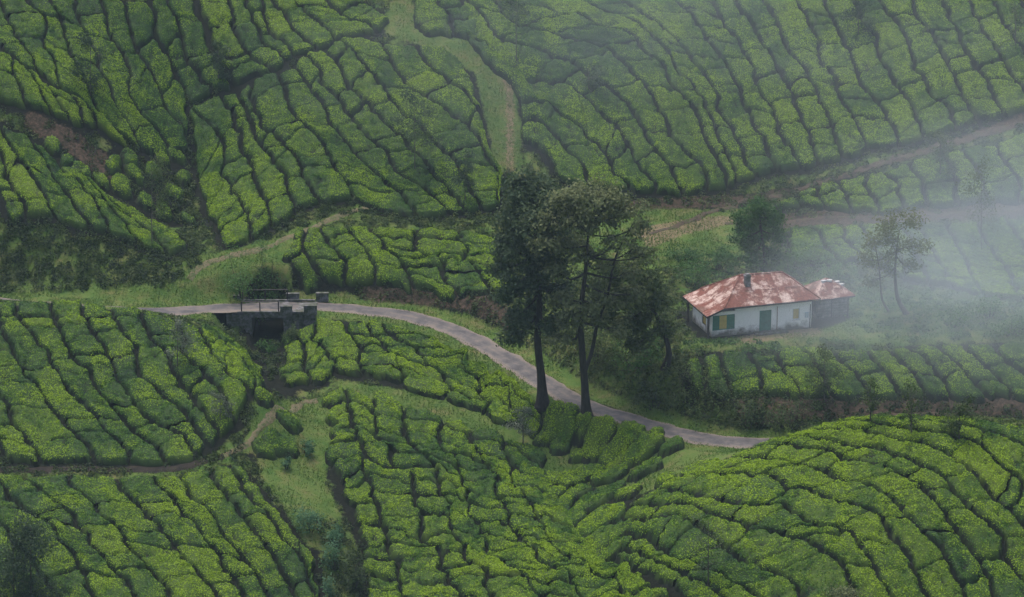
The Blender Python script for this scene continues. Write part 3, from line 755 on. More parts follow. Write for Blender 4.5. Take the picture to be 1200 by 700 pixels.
for label, lst in FREE:
    mark, mx_, my_ = ('forked trunk', 687, 488) if 'tall' in label or 'saddle' in label else ('bridge', 310, 380)
    order = sorted(lst, key=lambda q: math.hypot(q[0] - mx_, 3 * (q[1] - my_)))
    for (px, py, w_, h_) in lst:
        lab = '%s, %s nearest the %s' % (label, ORD[order.index((px, py, w_, h_))], mark)
        seed += 1
        c = cast(px, py, 0.75)[0]
        sx = w_ / 12.6 / 2; sy = max(0.75, h_ / 12.6 / 2 * 1.5)
        nu = int(np.clip(2 * sx / 0.2, 8, 18)); nv = int(np.clip(2 * sy / 0.2, 8, 18))
        uu, vv = np.meshgrid(np.linspace(-1, 1, nu), np.linspace(-1, 1, nv))
        an = np.random.default_rng(seed).uniform(-0.5, 0.5)
        G = np.stack([c[0] + sx * uu * math.cos(an) - sy * vv * math.sin(an), c[1] + sx * uu * math.sin(an) + sy * vv * math.cos(an)], -1)
        add_bush(wobble(G), 0.05, 0.05, lab, 'single tea bushes: ' + label, 0.04, seed, (True, True), min(sx, sy) * 0.95)

BUSHES.sort(key=lambda q: -q[0])
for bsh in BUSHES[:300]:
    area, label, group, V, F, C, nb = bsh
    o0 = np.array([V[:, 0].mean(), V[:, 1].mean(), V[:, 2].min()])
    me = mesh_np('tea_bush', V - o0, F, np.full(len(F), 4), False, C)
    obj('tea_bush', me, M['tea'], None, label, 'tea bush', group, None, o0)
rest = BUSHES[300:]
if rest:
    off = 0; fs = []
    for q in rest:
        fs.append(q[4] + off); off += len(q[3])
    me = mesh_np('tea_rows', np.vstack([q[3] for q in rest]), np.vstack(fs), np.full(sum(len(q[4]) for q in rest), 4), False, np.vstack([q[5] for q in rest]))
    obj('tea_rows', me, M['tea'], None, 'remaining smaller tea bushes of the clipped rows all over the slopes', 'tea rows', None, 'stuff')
print('BUSHES', len(BUSHES), 'tris', 2 * sum(len(q[4]) for q in BUSHES), 'cut', BUSHES[min(299, len(BUSHES) - 1)][0])

# ------------------------------------------------------------------ cottage
M['plaster'] = None
m, nt, b = newmat('whitewashed plaster')
tc = nd(nt, 'ShaderNodeTexCoord'); sx = nd(nt, 'ShaderNodeSeparateXYZ'); nt.links.new(tc.outputs['Object'], sx.inputs[0])
n1 = noise(nt, 1.1, 6, 0.7); n2 = noise(nt, 5, 5, 0.7, 'Object', (1, 1, 0.3))
wall = ramp(nt, n2, [(0.28, (0.6, 0.59, 0.56)), (0.42, (0.82, 0.81, 0.79)), (0.8, (0.86, 0.85, 0.83))])
mr = nd(nt, 'ShaderNodeMapRange'); mr.inputs[1].default_value = 1.3; mr.inputs[2].default_value = -0.1; nt.links.new(sx.outputs[2], mr.inputs[0])
a = nd(nt, 'ShaderNodeMath', operation='MULTIPLY_ADD'); nt.links.new(n1, a.inputs[0]); a.inputs[1].default_value = 1.5; nt.links.new(mr.outputs[0], a.inputs[2])
st = nd(nt, 'ShaderNodeMapRange'); st.inputs[1].default_value = 1.1; st.inputs[2].default_value = 1.6; nt.links.new(a.outputs[0], st.inputs[0])
nt.links.new(mixc(nt, st.outputs[0], wall, (0.16, 0.15, 0.12)), b.inputs['Base Color'])
b.inputs['Roughness'].default_value = 0.9; bump(nt, n2, 0.2, 0.02, b)
M['plaster'] = m
m, nt, b = newmat('rusted roofing sheet')
oi = nd(nt, 'ShaderNodeObjectInfo')
n1 = noise(nt, 0.75, 7, 0.72, 'World'); n2 = noise(nt, 4.5, 6, 0.75, 'World'); n3 = noise(nt, 0.45, 3, 0.5, 'World')
a = nd(nt, 'ShaderNodeMath', operation='MULTIPLY_ADD'); nt.links.new(oi.outputs['Random'], a.inputs[0]); a.inputs[1].default_value = 0.14; nt.links.new(n1, a.inputs[2])
a2 = nd(nt, 'ShaderNodeMath', operation='MULTIPLY_ADD'); nt.links.new(n2, a2.inputs[0]); a2.inputs[1].default_value = 0.28; nt.links.new(a.outputs[0], a2.inputs[2])
rust = ramp(nt, n2, [(0.3, (0.075, 0.026, 0.018)), (0.55, (0.17, 0.058, 0.038)), (0.75, (0.26, 0.115, 0.08))])
zinc = ramp(nt, n2, [(0.3, (0.34, 0.22, 0.18)), (0.7, (0.58, 0.48, 0.43))])
mr = nd(nt, 'ShaderNodeMapRange'); mr.inputs[1].default_value = 0.675; mr.inputs[2].default_value = 0.82; nt.links.new(a2.outputs[0], mr.inputs[0])
c = mixc(nt, mr.outputs[0], rust, zinc)
gm = nd(nt, 'ShaderNodeMapRange'); gm.inputs[1].default_value = 0.58; gm.inputs[2].default_value = 0.72; nt.links.new(n3, gm.inputs[0])
c = mixc(nt, gm.outputs[0], c, (0.12, 0.07, 0.05))
nt.links.new(c, b.inputs['Base Color'])
b.inputs['Roughness'].default_value = 0.8; b.inputs['Specular IOR Level'].default_value = 0.2
M['rust'] = m
M['green_paint'] = plain('green paint', [(0.3, (0.012, 0.11, 0.075)), (0.7, (0.03, 0.19, 0.13))], 3, 0.6)
M['yellow_paint'] = plain('yellow paint', [(0.3, (0.42, 0.30, 0.07)), (0.7, (0.60, 0.46, 0.13))], 3, 0.7)
M['dark_wood'] = plain('dark wood', [(0.3, (0.02, 0.018, 0.016)), (0.7, (0.06, 0.05, 0.045))], 4, 0.85, 0.3, 0.02, (1, 1, 0.2))
M['rough_stone'] = plain('dark rough stone', [(0.32, (0.03, 0.036, 0.024)), (0.46, (0.075, 0.082, 0.06)), (0.56, (0.12, 0.115, 0.12)), (0.7, (0.22, 0.215, 0.225))], 2.2, 0.9, 0.5, 0.05)
M['pale_stone'] = plain('pale slab', [(0.3, (0.38, 0.38, 0.38)), (0.7, (0.6, 0.6, 0.6))], 3, 0.85)
M['iron'] = plain('dark iron', [(0.3, (0.02, 0.02, 0.022)), (0.7, (0.06, 0.05, 0.045))], 5, 0.6)
M['box_grey'] = plain('pale metal box', [(0.3, (0.35, 0.42, 0.48)), (0.7, (0.48, 0.54, 0.6))], 3, 0.5)

house = obj('cottage', None, None, None, 'small whitewashed cottage with a rusty hipped sheet roof and green door', 'cottage', loc=(HX, HY, 0))
house.rotation_euler = (0, 0, HANG)
def part(name, mb, mat, parent, smooth=False, label=None):
    return obj(name, mb.mesh(name, smooth), mat, parent, label)
WL, WD, WH = 9.9, 5.0, 2.58
# front wall is built round its openings
OPEN = [(0.08, 2.28, 0.62, 2.06), (4.72, 5.9, 0.0, 2.12), (8.02, 8.72, 0.92, 2.0)]
def wall_with_openings(L, Hh, opens, v0, v1):
    mb = MB(); us = sorted({0.0, L} | {q for o_ in opens for q in o_[:2]})
    for a_, c_ in zip(us[:-1], us[1:]):
        o_ = [q for q in opens if q[0] <= a_ + 1e-6 and q[1] >= c_ - 1e-6]
        if not o_: mb.box(a_, c_, v0, v1, -0.3, Hh - (0.22 if a_ < 1 else 0))
        else:
            q = o_[0]
            if q[2] > 0: mb.box(a_, c_, v0, v1, -0.3, q[2])
            else: mb.box(a_, c_, v0, v1, -0.3, 0.05)
            mb.box(a_, c_, v0, v1, q[3], Hh - (0.22 if a_ < 1 else 0))
    return mb
fw = part('front_wall', wall_with_openings(WL, WH, OPEN, 0.0, 0.22), M['plaster'], house)
part('side_wall', MB().box(0.003, 0.22, 0.22, 1.5, -0.3, 2.3).box(0.003, 0.22, 2.5, WD, -0.3, 2.3).box(0.003, 0.22, 1.5, 2.5, -0.3, 0.6).box(0.003, 0.22, 1.5, 2.5, 1.95, 2.3), M['plaster'], house)
part('side_wall', MB().box(WL - 0.22, WL - 0.003, 0.22, WD, -0.3, WH), M['plaster'], house)
part('back_wall', MB().box(0.22, WL - 0.22, WD - 0.22, WD - 0.003, -0.3, WH), M['plaster'], house)
part('inner_wall', MB().box(0.3, WL - 0.3, 1.6, 1.7, -0.2, WH - 0.02), M['dark_wood'], house)
# wide window: two green shutters and the yellow leaf between them
win = part('window', MB().box(0.08, 2.28, 0.04, 0.14, 0.62, 0.69).box(0.08, 2.28, 0.04, 0.14, 1.99, 2.06).box(0.08, 0.14, 0.04, 0.14, 0.69, 1.99).box(2.22, 2.28, 0.04, 0.14, 0.69, 1.99), M['green_paint'], house, label='wide window with green shutters and a yellow middle leaf')
for a_, c_, mt in ((0.14, 0.78, 'green_paint'), (0.79, 1.5, 'yellow_paint'), (1.51, 2.22, 'green_paint')):
    mb = MB().box(a_, c_, 0.075, 0.105, 0.7, 1.98)
    for q in (0.84, 1.75): mb.box(a_ + 0.04, c_ - 0.04, 0.055, 0.074, q, q + 0.09)
    part('shutter', mb, M[mt], win)
door = MB()
for i in range(6): door.box(4.8 + i * 0.172, 4.8 + i * 0.172 + 0.166, 0.07, 0.11, 0.05, 2.06)
dr = part('door', door, M['green_paint'], house, label='green plank door')
part('frame', MB().box(4.72, 4.8, 0.03, 0.15, 0.05, 2.12).box(5.83, 5.9, 0.03, 0.15, 0.05, 2.12).box(4.8, 5.83, 0.03, 0.15, 2.06, 2.12), M['green_paint'], dr)
part('handle', MB().tube([(5.68, 0.05, 0.98), (5.68, 0.02, 1.0), (5.68, 0.05, 1.12)], [0.018] * 3, 6), M['iron'], dr)
w2 = part('window', MB().box(8.02, 8.72, 0.03, 0.16, 0.92, 1.0).box(8.02, 8.72, 0.03, 0.16, 1.93, 2.0).box(8.02, 8.09, 0.03, 0.16, 1.0, 1.93).box(8.65, 8.72, 0.03, 0.16, 1.0, 1.93), M['pale_stone'], house, label='small window with yellow shutter')
part('shutter', MB().box(8.09, 8.37, 0.08, 0.11, 1.0, 1.93).box(8.375, 8.65, 0.08, 0.11, 1.0, 1.93), M['yellow_paint'], w2)
part('sill', MB().box(7.96, 8.78, -0.06, 0.03, 0.86, 0.918), M['pale_stone'], w2)
w3 = part('window', MB().box(0.05, 0.17, 1.5, 2.5, 0.6, 0.68).box(0.05, 0.17, 1.5, 2.5, 1.87, 1.95).box(0.05, 0.17, 1.5, 1.58, 0.68, 1.87).box(0.05, 0.17, 2.42, 2.5, 0.68, 1.87), M['dark_wood'], house, label='side window with yellow shutter')
part('shutter', MB().box(0.08, 0.12, 1.58, 2.42, 0.68, 1.87), M['yellow_paint'], w3)
part('downpipe', MB().tube([(6.45, -0.05, 2.4), (6.47, -0.05, 1.2), (6.45, -0.06, 0.0)], [0.035] * 3, 7), M['rust'], house)
part('downpipe', MB().tube([(9.75, -0.06, 2.3), (9.75, -0.06, 0.9), (9.72, -0.1, 0.0)], [0.04] * 3, 7), M['iron'], house)
part('meter_box', MB().box(9.25, 9.55, -0.14, -0.002, 1.05, 1.5).box(9.22, 9.58, -0.17, -0.002, 1.503, 1.54), M['box_grey'], house)
part('corner_post', MB().box(-0.55, -0.38, -0.45, -0.28, -0.2, 2.3).box(-0.6, -0.33, -0.5, -0.23, -0.2, 0.12), M['dark_wood'], house)
part('corner_post', MB().box(-0.55, -0.38, 4.9, 5.07, -0.2, 2.3), M['dark_wood'], house)
stp = MB()
g = np.random.default_rng(3)
for i in range(7):
    u0 = 4.1 + i * 0.46
    stp.box(u0, u0 + 0.42 + g.random() * 0.03, -0.95 + g.random() * 0.15, -0.02, -0.2, 0.12 + g.random() * 0.07)
part('doorstep', stp, M['rough_stone'], house, label='dark rough stone step along the front wall')

# roofs: overlapping sheets cut to each slope
def clip(poly, axis_o, axis_d, lo, hi):
    """part of a 3-D polygon whose coordinate along axis_d lies in [lo, hi]"""
    for lim, sgn in ((lo, 1), (hi, -1)):
        out = []
        for i in range(len(poly)):
            p_, q_ = poly[i], poly[(i + 1) % len(poly)]
            dp = sgn * ((p_ - axis_o) @ axis_d - lim); dq = sgn * ((q_ - axis_o) @ axis_d - lim)
            if dp >= 0: out.append(p_)
            if dp * dq < 0: out.append(p_ + (q_ - p_) * (dp / (dp - dq)))
        poly = out
        if len(poly) < 3: return []
    return poly
def sheet_roof(root, planes, width, course, seed):
    g = np.random.default_rng(seed)
    mb = MB()
    for pl in planes:                     # thin battened deck under the sheets
        q = [np.array(p_, float) for p_ in pl]; n = len(q)
        low = [p_ - np.array([0, 0, 0.16]) for p_ in q]; top = [p_ - np.array([0, 0, 0.05]) for p_ in q]
        mb.add(low + top, [tuple(range(n - 1, -1, -1)), tuple(range(n, 2 * n))] + [(i, (i + 1) % n, n + (i + 1) % n, n + i) for i in range(n)])
    roof = part('roof', mb, M['dark_wood'], root)
    for pl in planes:
        q = [np.array(p_, float) for p_ in pl]
        e = q[1] - q[0]; e /= np.linalg.norm(e)                       # along the eave
        nrm = np.cross(e, q[2] - q[0]); nrm /= np.linalg.norm(nrm)
        if nrm[2] < 0: nrm = -nrm
        s = np.cross(nrm, e)
        if s[2] < 0: s = -s
        us = [(p_ - q[0]) @ e for p_ in q]; ss = [(p_ - q[0]) @ s for p_ in q]
        nc = max(1, int(round((max(ss) - min(ss)) / course)))
        ch = (max(ss) - min(ss)) / nc
        u0 = min(us)
        while u0 < max(us):
            for k in range(nc):
                piece = clip(clip(q, q[0], e, u0 - 0.03, u0 + width + 0.03), q[0], s, min(ss) + k * ch - 0.1, min(ss) + (k + 1) * ch) if True else []
                if len(piece) < 3: continue
                c_ = sum(piece) / len(piece)
                lift = 0.004 + 0.02 * k + 0.012 * g.random() + 0.006 * (int(round(u0 / width)) % 2)
                tw = g.normal() * 0.006; sl = g.normal() * 0.01
                top = [p_ + nrm * (lift + tw * ((p_ - c_) @ e) + sl * ((p_ - c_) @ s)) + e * g.normal() * 0.008 + s * g.normal() * 0.02 for p_ in piece]
                bot = [p_ - nrm * 0.012 for p_ in top]; n = len(top)
                o0 = c_
                pb = MB().add([p_ - o0 for p_ in bot + top], [tuple(range(n - 1, -1, -1)), tuple(range(n, 2 * n))] + [(i, (i + 1) % n, n + (i + 1) % n, n + i) for i in range(n)])
                sh = part('roof_sheet', pb, M['rust'], roof); sh.location = o0
            u0 += width
    return roof
A_, B_ = (3.7, 2.55, 4.9), (7.9, 2.55, 4.8)
FE, LE = 2.9, 2.28
C1, C2, C3, C4 = (1.0, -0.6, FE), (10.55, -0.6, FE), (10.55, 5.7, FE), (1.0, 5.7, FE)
D1, D2 = (-0.75, -0.75, LE), (-0.75, 5.75, LE)
rf = sheet_roof(house, [[C1, C2, B_, A_], [C3, C4, A_, B_], [C4, C1, A_], [C2, C3, B_], [D2, D1, C1, C4]], 0.82, 1.9, 11)
def cap(name, pp, r_, root): part(name, MB().tube(pp, [r_] * len(pp), 6), M['rust'], root)
up = lambda p_, d_=0.03: (p_[0], p_[1], p_[2] + d_)
cap('ridge_cap', [up(A_), up(B_)], 0.09, rf)
for c_ in ((A_, C1), (A_, C4), (B_, C2), (B_, C3)): cap('ridge_cap', [up(c_[0]), up(c_[1])], 0.075, rf)
ch = MB().box(3.75, 4.25, 1.25, 1.75, 3.5, 5.1)
ch.box(3.7, 4.3, 1.2, 1.8, 5.103, 5.2).box(3.8, 4.2, 1.3, 1.7, 5.203, 5.32)
part('chimney', ch, M['rough_stone'], rf, label='short dark stone chimney')

shed = obj('shed', None, None, None, 'dark stone shed with a rusty pyramid roof beside the cottage', 'shed', loc=(HX + 11.3 * hu[0] + 2.2 * hv[0], HY + 11.3 * hu[1] + 2.2 * hv[1], 0))
shed.rotation_euler = (0, 0, HANG)
g = np.random.default_rng(9)
mb = MB().box(0.05, 3.15, 0.05, 0.3, -0.3, 2.05).box(0.05, 0.3, 0.3, 3.0, -0.3, 2.05).box(2.9, 3.15, 0.3, 3.0, -0.3, 2.05).box(0.3, 2.9, 2.75, 3.0, -0.3, 2.05)
for zi in range(8):
    u0 = 0.02
    while u0 < 3.1:
        l_ = g.uniform(0.25, 0.5); l_ = min(l_, 3.18 - u0)
        mb.box(u0, u0 + l_ - 0.02, 0.0 - g.random() * 0.03, 0.048, zi * 0.255, zi * 0.255 + 0.235); u0 += l_
part('wall', mb, M['rough_stone'], shed)
part('wall_post', MB().box(3.16, 3.26, -0.12, -0.04, -0.2, 2.0), M['dark_wood'], shed)
part('wall_post', MB().box(1.5, 1.58, -0.12, -0.04, -0.2, 2.0), M['dark_wood'], shed)
ap = (1.6, 1.5, 3.45)
c_ = [(-0.45, -0.5, 1.98), (3.75, -0.5, 2.12), (3.75, 3.5, 2.12), (-0.45, 3.5, 1.98)]
rs_ = sheet_roof(shed, [[c_[0], c_[1], ap], [c_[1], c_[2], ap], [c_[2], c_[3], ap], [c_[3], c_[0], ap]], 0.8, 1.6, 23)
for (u_, v_, z_, a_) in ((1.2, 1.2, 3.28, 0.2), (1.75, 1.15, 3.30, -0.3), (2.9, 2.0, 2.80, 0.1), (3.2, 1.6, 2.63, 0.4)):
    mb = MB(); Rm = np.array([[math.cos(a_), -math.sin(a_), 0], [math.sin(a_), math.cos(a_), 0], [0, 0, 1]])
    mb.box(-0.24, 0.24, -0.15, 0.15, -0.12, 0.05, Rm)
    sl = part('roof_weight', mb, M['pale_stone'], rs_); sl.location = (u_, v_, z_)

# ------------------------------------------------------------------ bridge over the stream
bridge = obj('bridge', None, None, None, 'low dark stone culvert bridge carrying the road over the gully', 'bridge', loc=(BX, 270.0, -2.3))
RZ0 = -0.02
g = np.random.default_rng(21)
def stone_block_wall(x0, x1, y0, y1, z0, z1, face_y=-1):
    mb = MB().box(x0 + 0.04, x1 - 0.04, y0 + 0.06, y1, z0, z1 - 0.03)
    z_ = z0
    while z_ < z1 - 0.05:
        h_ = min(g.uniform(0.26, 0.38), z1 - z_); x_ = x0
        while x_ < x1 - 0.02:
            l_ = min(g.uniform(0.35, 0.75), x1 - x_)
            if x1 - x_ - l_ < 0.15: l_ = x1 - x_
            mb.box(x_, x_ + l_ - 0.03, y0 - g.random() * 0.05, y0 + 0.3, z_, z_ + h_ - 0.03); x_ += l_
        z_ += h_
    return mb
part('abutment', stone_block_wall(-4.0, -1.5, -1.85, 1.9, -3.4, -0.12), M['rough_stone'], bridge)
part('abutment', stone_block_wall(1.55, 4.7, -1.85, 1.9, -3.4, -0.14), M['rough_stone'], bridge)
part('deck', MB().box(-1.9, 1.95, -1.95, 1.95, -0.55, -0.1), M['rough_stone'], bridge)
part('kerb', MB().box(-3.6, 4.4, -2.0, -1.72, -0.09, 0.06), M['rough_stone'], bridge)
part('kerb', MB().box(-3.6, 4.4, 1.72, 2.0, -0.09, 0.06), M['rough_stone'], bridge)
for (x0, x1, y_) in ((-2.5, 1.1, -1.85), (-2.7, 1.7, 1.85)):
    rl = part('railing', MB().tube([(x0, y_, 1.05), ((x0 + x1) / 2, y_, 1.06), (x1, y_, 1.1)], [0.05] * 3, 6), M['iron'], bridge)
    for t in (0, 0.5, 1):
        xx = x0 + (x1 - x0) * t
        part('post', MB().box(xx - 0.055, xx + 0.055, y_ - 0.05, y_ + 0.05, 0.0, 1.08 + 0.02 * t), M['iron'], rl)
for (x_, y_, w_, h_) in ((1.85, -1.86, 1.15, 0.62), (4.2, -1.86, 1.25, 0.68), (-6.4, 2.25, 1.25, 0.6), (-3.3, 2.2, 0.7, 0.4), (2.2, 2.2, 1.25, 0.6), (5.1, 2.3, 1.2, 0.62)):
    mb = MB().box(-w_ / 2, w_ / 2, -0.2, 0.2, -0.3, h_ - 0.1).box(-w_ / 2 - 0.04, w_ / 2 + 0.04, -0.24, 0.24, h_ - 0.098, h_)
    q = part('parapet_block', mb, M['rough_stone'], bridge); q.location = (x_, y_, 0.02)

# ------------------------------------------------------------------ leafy things: trees, saplings, shrubs
def leaf_mesh(name, P_, N_, C_r, g, s0, s1, tilt, aspect=1.7):
    LV, LF, LC = leaves(P_, N_, g, s0, s1, tilt, aspect)
    return LV, LF, np.stack([np.repeat(C_r, 4), LC, np.ones(len(LV))], 1)
def clump_points(g, c, r, n, sub=10, spread=0.33):
    """points gathered in twigs inside an ellipsoid, denser outside"""
    c = np.array(c, float); r = np.array(r, float)
    d = g.normal(size=(sub, 3)); d /= np.linalg.norm(d, axis=1)[:, None]
    sc = d * (0.35 + 0.6 * g.random((sub, 1)) ** 0.6)
    k = g.integers(0, sub, n)
    p = sc[k] + g.normal(size=(n, 3)) * spread * (0.6 + 0.6 * g.random((n, 1)))
    return c + p * r, sc * r + c
def tree(name, label, cat, base, trunk, rad, clumps, mat, bark, leaf=(0.10, 0.2), dens=60, tone=0.25, group=None, seed=1, sub=10, spread=0.3, limb=0.05, more=1.7):
    """base: world point; trunk: list of world points from the ground up; clumps: (centre, radii, leaf count, where on the trunk its limb starts)"""
    g = np.random.default_rng(seed)
    root = obj(name, None, None, None, label, cat, group, None, base)
    base = np.array(base)
    tr = catmull(np.array(trunk) - base, 0.5)
    rr = np.interp(np.linspace(0, 1, len(tr)), np.linspace(0, 1, len(rad)), rad)
    tm = MB().tube([tr[0] - np.array([0, 0, 0.4])] + list(tr), [rr[0] * 1.9] + [q * (1 + 0.6 * math.exp(-i / 1.6)) for i, q in enumerate(rr)], 9)
    ps, ns, cr = [], [], []
    for (c_, r_, n_, at_) in clumps:
        n_ = int(n_ * more)
        c_ = np.array(c_) - base
        p_, tw = clump_points(g, c_, r_, n_, sub, spread)
        i0 = int(np.clip(at_, 0, 1) * (len(tr) - 1)); s_ = tr[i0]
        mid = (s_ + c_) / 2 + np.array([0, 0, -0.12 * np.linalg.norm(c_ - s_)]) + g.normal(size=3) * 0.15
        lm = catmull([s_, mid, c_], 0.5); l0 = min(rr[i0] * 0.75, limb * 2.2)
        tm.tube(list(lm), list(np.linspace(l0, limb * 0.5, len(lm))), 6)
        for t_ in tw[:max(2, sub // 2)]:
            q_ = lm[int(len(lm) * g.uniform(0.45, 0.95))]
            tm.tube([q_, (q_ + t_) / 2 + g.normal(size=3) * 0.08, t_], [limb * 0.5, limb * 0.35, limb * 0.15], 5)
        nn = (p_ - c_) / np.array(r_); nn[:, 2] += 0.5; nn /= np.linalg.norm(nn, axis=1)[:, None] + 1e-9
        ps.append(p_); ns.append(nn)
        cr.append(tone + g.normal() * 0.07 + g.normal(size=n_) * 0.03)
    part('trunk', tm, M[bark], root, True)
    p_ = np.vstack(ps); n_ = np.vstack(ns); c_ = np.concatenate(cr)
    V_, F_, C_ = leaf_mesh('crown', p_, n_, c_, g, leaf[0], leaf[1], 0.9)
    obj('crown', mesh_np('crown', V_, F_, np.full(len(F_), 4), False, C_), M[mat], root)
    return root
def W(px, py, Y): return P(px, py, Y)

# two tall trees at the roadside
b1 = ground(636, 474); Y1 = b1[1]
cl = []
gg = np.random.default_rng(5)
for (px, py, dy, r_, n_, at_) in [(612,222,0,1.5,900,1),(632,232,1,1.7,1000,1),(648,240,-1,1.4,800,1),(602,255,0.5,1.6,1000,.9),(628,262,-1.2,2.0,1300,.95),(652,275,1,1.6,900,.9),
    (598,290,0,1.6,1000,.8),(622,300,1,2.0,1300,.85),(645,310,-1,1.6,1000,.8),(604,330,-0.6,1.7,1000,.7),(630,340,1.2,1.7,1000,.7),(656,345,0,1.3,600,.65),(612,368,0.5,1.5,800,.6),(600,392,0,1.2,450,.5),(645,378,-0.8,1.2,450,.55),(585,315,0,1.0,350,.8),(590,345,.3,1.0,350,.7)]:
    cl.append((W(px, py, Y1 + dy), (r_ * 1.1, r_ * 1.1, r_ * .9), n_, at_))
tree('tall_tree', 'tall dark roadside tree with a dense blackish green crown', 'tree', b1, [b1, W(634,440,Y1), W(630,400,Y1), W(632,350,Y1 + .2), W(626,300,Y1), W(628,250,Y1)], [0.46, 0.36, 0.32, 0.24, 0.16, 0.07], cl, 'oak', 'bark', (0.10, 0.22), tone=0.32, seed=31, group='tall trees by the road', sub=14, spread=0.26, limb=0.07)
b2 = ground(687, 488); Y2 = b2[1]
cl = []
for (px, py, dy, r_, n_, at_) in [(665,236,0,1.7,800,1),(690,228,0.6,1.9,900,1),(715,234,-.4,1.8,850,1),(738,246,0.3,1.4,520,1),(650,258,0.4,1.5,650,.95),(678,262,-1,1.7,700,.95),(704,258,1,1.7,700,.95),(645,288,0,1.5,700,.9),(668,290,1,1.4,480,.85),
    (720,285,-.6,1.2,300,.85),(690,300,0.8,1.2,300,.8),(652,318,0,1.2,380,.75),(700,335,0.5,1.1,240,.7),(745,290,0,1.0,170,.85),(735,320,.5,1.1,200,.75),(712,310,.5,1.0,180,.8),(660,350,0,1.2,380,.6),(682,366,-.5,1.6,620,.5),(665,378,0,1.1,320,.5),(705,372,0.3,1.1,300,.55),(720,350,.3,1.1,240,.6),(748,268,.2,1.2,260,.95),(756,300,0,1.1,200,.85),(738,345,.2,1.3,300,.7),(700,352,-.3,1.3,320,.6),(655,398,0,1.0,260,.45),(722,385,.2,1.2,260,.5)]:
    cl.append((W(px, py, Y2 + dy), (r_ * 1.12, r_ * 1.12, r_ * 0.68), int(n_ * .8), at_))
t2 = tree('tall_tree', 'tall roadside tree with an open olive brown crown and forked trunk', 'tree', b2, [b2, W(685,450,Y2), W(682,410,Y2), W(680,370,Y2), W(686,320,Y2), W(690,262,Y2)], [0.42, 0.33, 0.29, 0.23, 0.15, 0.07], cl, 'olive', 'bark', (0.10, 0.21), tone=0.34, seed=37, group='tall trees by the road', sub=13, spread=0.24, limb=0.06)
part('forked_limb', MB().tube([q - b2 for q in catmull([W(684,440,Y2), W(694,410,Y2 + .2), W(700,380,Y2 + .3), W(712,345,Y2 + .4), W(722,300,Y2), W(742,262,Y2 + .3)], 0.5)], list(np.linspace(0.2, 0.05, len(catmull([W(684,440,Y2), W(694,410,Y2 + .2), W(700,380,Y2 + .3), W(712,345,Y2 + .4), W(722,300,Y2), W(742,262,Y2 + .3)], 0.5)))), 8), M['bark'], t2, True)
# leaning tree on the bank below the cottage
b3 = ground(779, 432); Y3 = b3[1]
cl = [(W(px, py, Y3 + dy), (r_, r_, r_ * .75), n_, at_) for (px, py, dy, r_, n_, at_) in [(715,320,0,1.6,600,1),(740,312,.5,1.7,600,1),(762,325,0,1.5,500,.9),(722,345,.6,1.7,600,.9),(750,348,-.4,1.8,650,.85),(775,352,0,1.3,420,.75),(735,375,.4,1.6,550,.75),(762,380,0,1.6,550,.65),(782,385,.3,1.0,250,.55),(748,402,0,1.3,400,.5),(712,372,0,1.2,300,.8)]]
tree('leaning_tree', 'hazy grey green tree leaning out from the bank beside the cottage', 'tree', b3, [b3, W(784,415,Y3), W(778,390,Y3), W(764,360,Y3), W(745,325,Y3)], [0.26, 0.22, 0.18, 0.12, 0.05], cl, 'scrub', 'bark', (0.10, 0.2), tone=0.36, seed=41, sub=12, spread=0.27)
# tree behind the cottage
b4 = ground(897, 322); Y4 = b4[1]
cl = [(W(px, py, Y4 + dy), (r_, r_, r_ * .8), n_, at_) for (px, py, dy, r_, n_, at_) in [(890,242,0,1.3,700,1),(875,256,.4,1.3,700,.95),(904,254,-.3,1.3,700,.95),(870,276,0,1.3,700,.8),(892,272,.6,1.6,800,.9),(914,274,0,1.1,500,.8),(880,298,-.4,1.3,600,.6),(906,296,.3,1.2,500,.6)]]
tree('round_tree', 'round dark green tree standing right behind the cottage roof', 'tree', b4, [b4, W(896,300,Y4), W(892,270,Y4), W(890,248,Y4)], [0.2, 0.16, 0.11, 0.04], cl, 'lush', 'bark', (0.08, 0.16), tone=0.18, seed=43, sub=11)
# misty tree with bent stems beyond the shed
b5 = ground(1062, 368); Y5 = b5[1]
cl = [(W(px, py, Y5 + dy), (r_, r_, r_ * .7), n_, at_) for (px, py, dy, r_, n_, at_) in [(1045,262,0,1.5,330,1),(1068,258,.4,1.3,260,1),(1025,280,0,1.5,330,.9),(1052,285,.5,1.7,380,.9),(1080,288,0,1.3,260,.8),(1015,305,.2,1.2,240,.75),(1040,310,-.5,1.5,320,.75),(1068,312,.3,1.1,220,.7),(1022,328,0,1.0,170,.6)]]
t5 = tree('misty_tree', 'thin misty tree with bent stems beyond the shed', 'tree', b5, [b5, W(1052,350,Y5), W(1049,325,Y5), W(1050,300,Y5), W(1054,270,Y5)], [0.2, 0.17, 0.13, 0.09, 0.04], cl, 'olive', 'bark_grey', (0.08, 0.15), tone=0.3, seed=47, sub=12)
q5 = catmull([ground(1042, 366), W(1034,352,Y5), W(1032,335,Y5), W(1030,312,Y5), W(1026,290,Y5)], .5)
part('second_stem', MB().tube([q - b5 for q in q5], list(np.linspace(.13, .04, len(q5))), 7), M['bark_grey'], t5, True)

